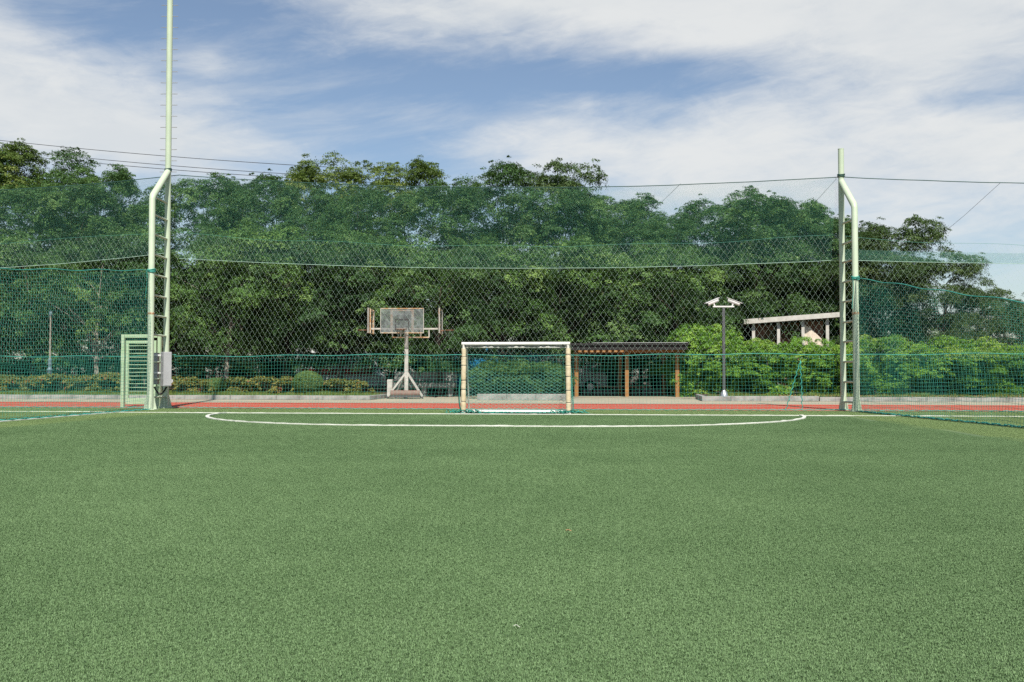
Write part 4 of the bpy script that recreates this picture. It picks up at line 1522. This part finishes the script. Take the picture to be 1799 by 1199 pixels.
front = [('layerC', -70, 400, 47.5, 1.0), ('layerA', 60, 395, 48, 1.05), ('layerC', 175, 400, 47.5, 1.0), ('layerA', 290, 392, 49, 1.05), ('layerC', 400, 402, 47.6, 1.0), ('layerB', 500, 396, 49, 1.05),
         ('layerA', 600, 402, 48.0, 1.0), ('layerB', 690, 410, 49.2, 1.0), ('layerA', 775, 415, 46.4, 1.0), ('layerB', 880, 418, 49.5, 1.05), ('layerB', 985, 420, 50.5, 1.0), ('layerA', 1085, 420, 51.5, 1.05),
         ('layerB', 1180, 425, 53, 1.0), ('layerA', 1222, 422, 60, 1.0), ('dark', 1310, 420, 60, 1.0), ('dark', 1400, 415, 61, 1.05), ('dark', 1480, 402, 62, .95)]
kindf = {'layerA': 'lower spreading green tree with layered sprays', 'layerB': 'lower dense green tree with hanging sprays', 'layerC': 'lower yellow-green tree with layered sprays', 'dark': 'lower dark-leaved tree'}
wheref = ['at the far end of the left bed', 'over the lamp post', 'over the bed behind the gate', 'right behind the meter box', 'over the small shaded clipped shrub', 'over the clipped dome', 'left of the basketball backboards',
          'right behind the basketball stand', 'over the concrete bench', 'over the goal', 'between goal and pavilion', 'over the timber pavilion roof', 'beside the pavilion end', 'behind the security cameras', 'behind the low end of the shelter roof',
          'behind the middle of the shelter', 'behind the high end of the shelter roof']
for (key, px, py, Y, ws), wh in zip(front, wheref):
    tree_px(key, px, py, Y, ws, rr_.uniform(0, 6.28), 'layered_tree' if key != 'dark' else 'dark_tree', kindf[key] + ' ' + wh, gf)
# the dark spreading tree right of the short mast
gr_ = 'dark trees right of the short mast'
for (px, py, Y, ws), wh in zip(((1570, 383, 57, 1.0), (1655, 446, 55, 1.05), (1545, 425, 57, .85), (1722, 505, 58, 1.0), (1810, 530, 60, 1.1), (1890, 480, 60, 1.0), (1765, 524, 51.5, .9), (1690, 548, 50, .9)),
                               ('tallest dark spreading tree right of the short mast', 'dark tree with thin reaching branches against the sky', 'dark tree close behind the short mast', 'low dark tree where the tree line drops', 'low rounded dark tree beyond the end of the bushes', 'dark tree at the far end of the bushes', 'small dark tree close behind the far bushes', 'smallest dark tree, half hidden by the bright bushes')):
    tree_px('dark', px, py, Y, ws, rr_.uniform(0, 6.28), 'dark_tree', wh, gr_)
# a far belt of trees closing the view below the crowns
for k in range(16):
    px = -250 + k * 125
    key = ('layerA', 'layerB')[k % 2]
    p = onY(px, 470, 72)
    if px > 1560:
        p = onY(px, 560, 80)
    tree(key, p.x, p.y, p.z, 1.15, rr_.uniform(0, 6.28), 'far_tree', 'shaded tree of the far belt seen under the nearer crowns', 'far belt of trees')


# ---- shrubs
def shrub_mesh(name, m, seed, rad, h, nb, nsp, nlf, leaf, z0=.15, **kw):
    me, C = crown(name, m, seed, z0, h, rad, nb, nsp, nlf, leaf, **kw)
    return me, C


def shrub(me, tme, p, s_, rot, name, label, cat, group, mm=None):
    root = thing(name, p, label, cat, group)
    root.scale = s_; root.rotation_euler = (0, 0, rot)
    for nm, d in (('stem', tme), ('foliage', me)):
        if d is None: continue
        o = bpy.data.objects.new(nm, d); COL.objects.link(o); o.parent = root
        if mm and nm == 'foliage':
            o.material_slots[0].link = 'OBJECT'; o.material_slots[0].material = mm
    return root


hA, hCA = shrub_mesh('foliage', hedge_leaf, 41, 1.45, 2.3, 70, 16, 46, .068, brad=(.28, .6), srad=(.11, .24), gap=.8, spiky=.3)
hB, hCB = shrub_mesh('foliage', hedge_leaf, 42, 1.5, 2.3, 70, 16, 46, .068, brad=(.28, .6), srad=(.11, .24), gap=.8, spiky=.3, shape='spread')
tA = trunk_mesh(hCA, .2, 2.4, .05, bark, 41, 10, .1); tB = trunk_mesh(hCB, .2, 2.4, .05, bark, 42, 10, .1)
gh_ = 'bright green bushes along the right kerb'
hedge = [(1235, 566, 47.0, 1.15), (1195, 598, 50.0, 1.0), (1300, 592, 46.0, 1.05), (1350, 600, 44.5, 1.05), (1335, 596, 49, 1.1), (1410, 590, 46.0, 1.05), (1450, 604, 44.4, 1.0),
         (1500, 600, 46, 1.05), (1545, 585, 44.6, 1.0), (1600, 600, 44.2, 1.1), (1655, 606, 44.4, 1.05), (1620, 588, 47.5, 1.15), (1710, 608, 44.4, 1.05), (1770, 612, 44.2, 1.05), (1700, 590, 48, 1.2), (1800, 592, 49, 1.2), (1835, 610, 44.4, 1.1), (1480, 596, 49, 1.0)]
for k, (px, py, Y, ws) in enumerate(hedge):
    p = onY(px, py, Y)
    me, tm = ((hA, tA), (hB, tB))[k % 2]
    zs_ = (p.z - BZ) / 2.62
    wide = ws * 1.05
    lab = ('tall bright green shrub between pavilion and camera pole' if k == 0 else 'bright green shrub touching the pavilion end' if k == 1 else
           'bushy bright green shrub round the camera pole foot' if k == 2 else 'bushy bright green shrub below the low end of the shelter roof' if k in (3, 4) else
           'bushy bright green shrub below the hanging cream sheet' if k in (5, 6) else 'bushy bright green shrub behind the short mast' if k in (7, 17) else
           'bushy bright green shrub seen through the side net beyond the short mast')
    shrub(me, tm, (p.x, Y, BZ), (wide, wide * .85, zs_), rr_.uniform(0, 6.28), 'hedge_shrub', lab, 'shrub', gh_ if k >= 2 else 'shrubs beside the pavilion')
# dark evergreen shrubs in the shade under the trees
ge = 'dark shrubs under the trees'
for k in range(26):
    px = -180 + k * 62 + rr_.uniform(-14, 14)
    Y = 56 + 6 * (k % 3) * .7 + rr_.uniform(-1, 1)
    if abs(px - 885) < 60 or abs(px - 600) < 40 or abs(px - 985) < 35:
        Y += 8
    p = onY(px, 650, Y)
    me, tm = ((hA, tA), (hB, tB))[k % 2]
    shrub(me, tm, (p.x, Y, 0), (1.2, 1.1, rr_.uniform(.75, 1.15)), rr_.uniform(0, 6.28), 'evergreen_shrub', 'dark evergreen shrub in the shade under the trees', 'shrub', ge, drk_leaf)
# low clump behind the goal
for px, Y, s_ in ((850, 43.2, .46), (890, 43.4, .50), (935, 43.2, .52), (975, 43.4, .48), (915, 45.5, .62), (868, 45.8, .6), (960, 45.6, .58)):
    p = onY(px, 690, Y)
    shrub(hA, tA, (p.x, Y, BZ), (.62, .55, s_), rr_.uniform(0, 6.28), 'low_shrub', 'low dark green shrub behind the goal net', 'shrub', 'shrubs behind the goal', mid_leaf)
# red and yellow plants of the left bed
nA, nC = shrub_mesh('foliage', red_leaf, 51, .42, .58, 26, 7, 18, .07, z0=.08, brad=(.10, .2), srad=(.05, .11), gap=.9, shape='spread', nvar=.6)
nT = trunk_mesh(nC, .05, .6, .012, bark, 51, 12, .05)
gn = 'red and yellow low plants in the left bed'
k = 0
for px in list(np.arange(-30, 215, 14.5)) + list(np.arange(305, 370, 15)) + list(np.arange(400, 515, 13)) + list(np.arange(572, 645, 13)):
    Y = 42.2 + .5 * (k % 3) + rr_.uniform(-.15, .15)
    p = onY(px + rr_.uniform(-3, 3), 680, Y)
    s_ = rr_.uniform(.85, 1.2) * (1.22 if px < 215 else 1.05)
    shrub(nA, nT, (p.x, Y, BZ), (s_ * 1.15, s_, s_), rr_.uniform(0, 6.28), 'nandina_plant', 'low nandina plant with yellow and red leaves in the left bed', 'plant', gn)
    k += 1


# clipped ball shrubs
def ball(px, py0, py1, Y, rx, label):
    r = np.random.default_rng(int(px))
    pb0, pt = onY(px, py0, Y), onY(px, py1, Y)
    c = np.array([pt.x, Y, (BZ + pt.z) / 2]); rz_ = (pt.z - BZ) / 2
    N = 15000
    d = r.normal(size=(N, 3)); d /= np.linalg.norm(d, axis=1, keepdims=True)
    bump_ = 1 + .035 * vnoise(d * 3, 2.0, 3)
    rad_ = (r.uniform(.90, 1.0, N) * bump_)[:, None]
    P = d * rad_ * np.array([rx, rx, rz_])
    nrm = d + r.normal(0, .45, (N, 3)); axis = r.normal(size=(N, 3))
    V, Q = leaf_arrays(P, axis, nrm, r.uniform(.03, .06, N), r.uniform(.02, .032, N))
    tone = np.clip(.5 + .2 * vnoise(P, 5, 8) + r.normal(0, .18, N), 0, 1)
    root = thing('clipped_shrub', (c[0], c[1], BZ), label, 'shrub')
    o = link('foliage', np_mesh('foliage', V + np.array([0, 0, c[2] - BZ]), Q, ball_leaf, np.repeat(tone, 4)))
    o.parent = root
    s_ = MB().tube([(0, 0, -.02), (0, 0, rz_ * 1.2)], .06, 8)
    for kk in range(9):
        a = kk * .7
        s_.tube([(0, 0, rz_ * .5), (rx * .8 * math.cos(a), rx * .8 * math.sin(a), rz_ * (1.0 + .3 * math.sin(kk)))], .02, 5)
    so = s_.build('stem', bark); so.parent = root


ball(541, 697, 651.5, 41.5, .66, 'dome of clipped dark green shrub in the left bed')
ball(378, 694, 664, 42.6, .50, 'small shaded clipped shrub nearer the meter box')

# ---- grass of the left bed and right bed edge, fallen leaves
def blades(name, regions, n, m, h0, h1, wd, label, cat, z):
    r = np.random.default_rng(77)
    ps = []
    tot = sum((b - a) * (d - c) for a, b, c, d in regions)
    for a, b, c, d in regions:
        kk = int(n * (b - a) * (d - c) / tot)
        ps.append(np.stack([r.uniform(a, b, kk), r.uniform(c, d, kk)], 1))
    C = np.concatenate(ps); N = len(C)
    h = r.uniform(h0, h1, N) * (1 + .4 * np.sin(C[:, 0] * 3.1) * np.sin(C[:, 0] * 1.3 + 2))
    a = r.uniform(0, 6.28, N)
    s_ = np.stack([np.cos(a), np.sin(a)], 1) * wd / 2
    l = r.normal(0, .35, (N, 2)) * h[:, None]
    V = np.zeros((N, 4, 3))
    V[:, 0, :2] = C - s_; V[:, 1, :2] = C + s_; V[:, 2, :2] = C + l + s_ * .25; V[:, 3, :2] = C + l - s_ * .25
    V[:, :2, 2] = z; V[:, 2:, 2] = (z + h)[:, None]
    o = link(name, np_mesh(name, V.reshape(-1, 3), np.arange(N * 4).reshape(-1, 4), m, np.repeat(r.uniform(0, 1, N), 4)))
    return tag(o, label, cat, kind='stuff')


blades('bed_grass', [(-32, XA - .25, KERBY + .12, KERBY + 3.2), (XD + .3, 22, KERBY + .15, KERBY + 1.2)], 60000, grass_m, .05, .17, .016,
       'short uneven grass along the kerbs of the planting beds', 'grass', BZ - .03)
r = np.random.default_rng(5)
N = 9000
C = np.stack([r.uniform(XD + 3.0, 30, N), KERBY + .2 + np.abs(r.normal(0, .7, N)), BZ - .005 + r.uniform(0, .05, N)], 1)
V, Q = leaf_arrays(C, r.normal(size=(N, 3)) * np.array([1, 1, .25]), np.array([0, 0, 1.0]) + r.normal(0, .35, (N, 3)), r.uniform(.05, .10, N), r.uniform(.03, .055, N))
tag(link('fallen_leaves', np_mesh('fallen_leaves', V, Q, litter)), 'tan fallen leaves along the kerb under the bright bushes', 'leaves', kind='stuff')

# small litter on the turf
for px, py, ln, m, lab in ((999, 935, .04, litter, 'curled tan leaf lying alone on the turf'), (908, 1105, .03, white_paint, 'thin white scrap of fibre on the turf')):
    p = G(px, py)
    pts_ = [p + RX * (ln * (t - .5)) + AX * (.007 * math.sin(t * 5)) + Vector((0, 0, .012 + .004 * math.sin(t * 4))) for t in np.linspace(0, 1, 12)]
    o = rope('litter_scrap', pts_, .0035 if m is litter else .0010, m)
    tag(o, lab, 'litter')
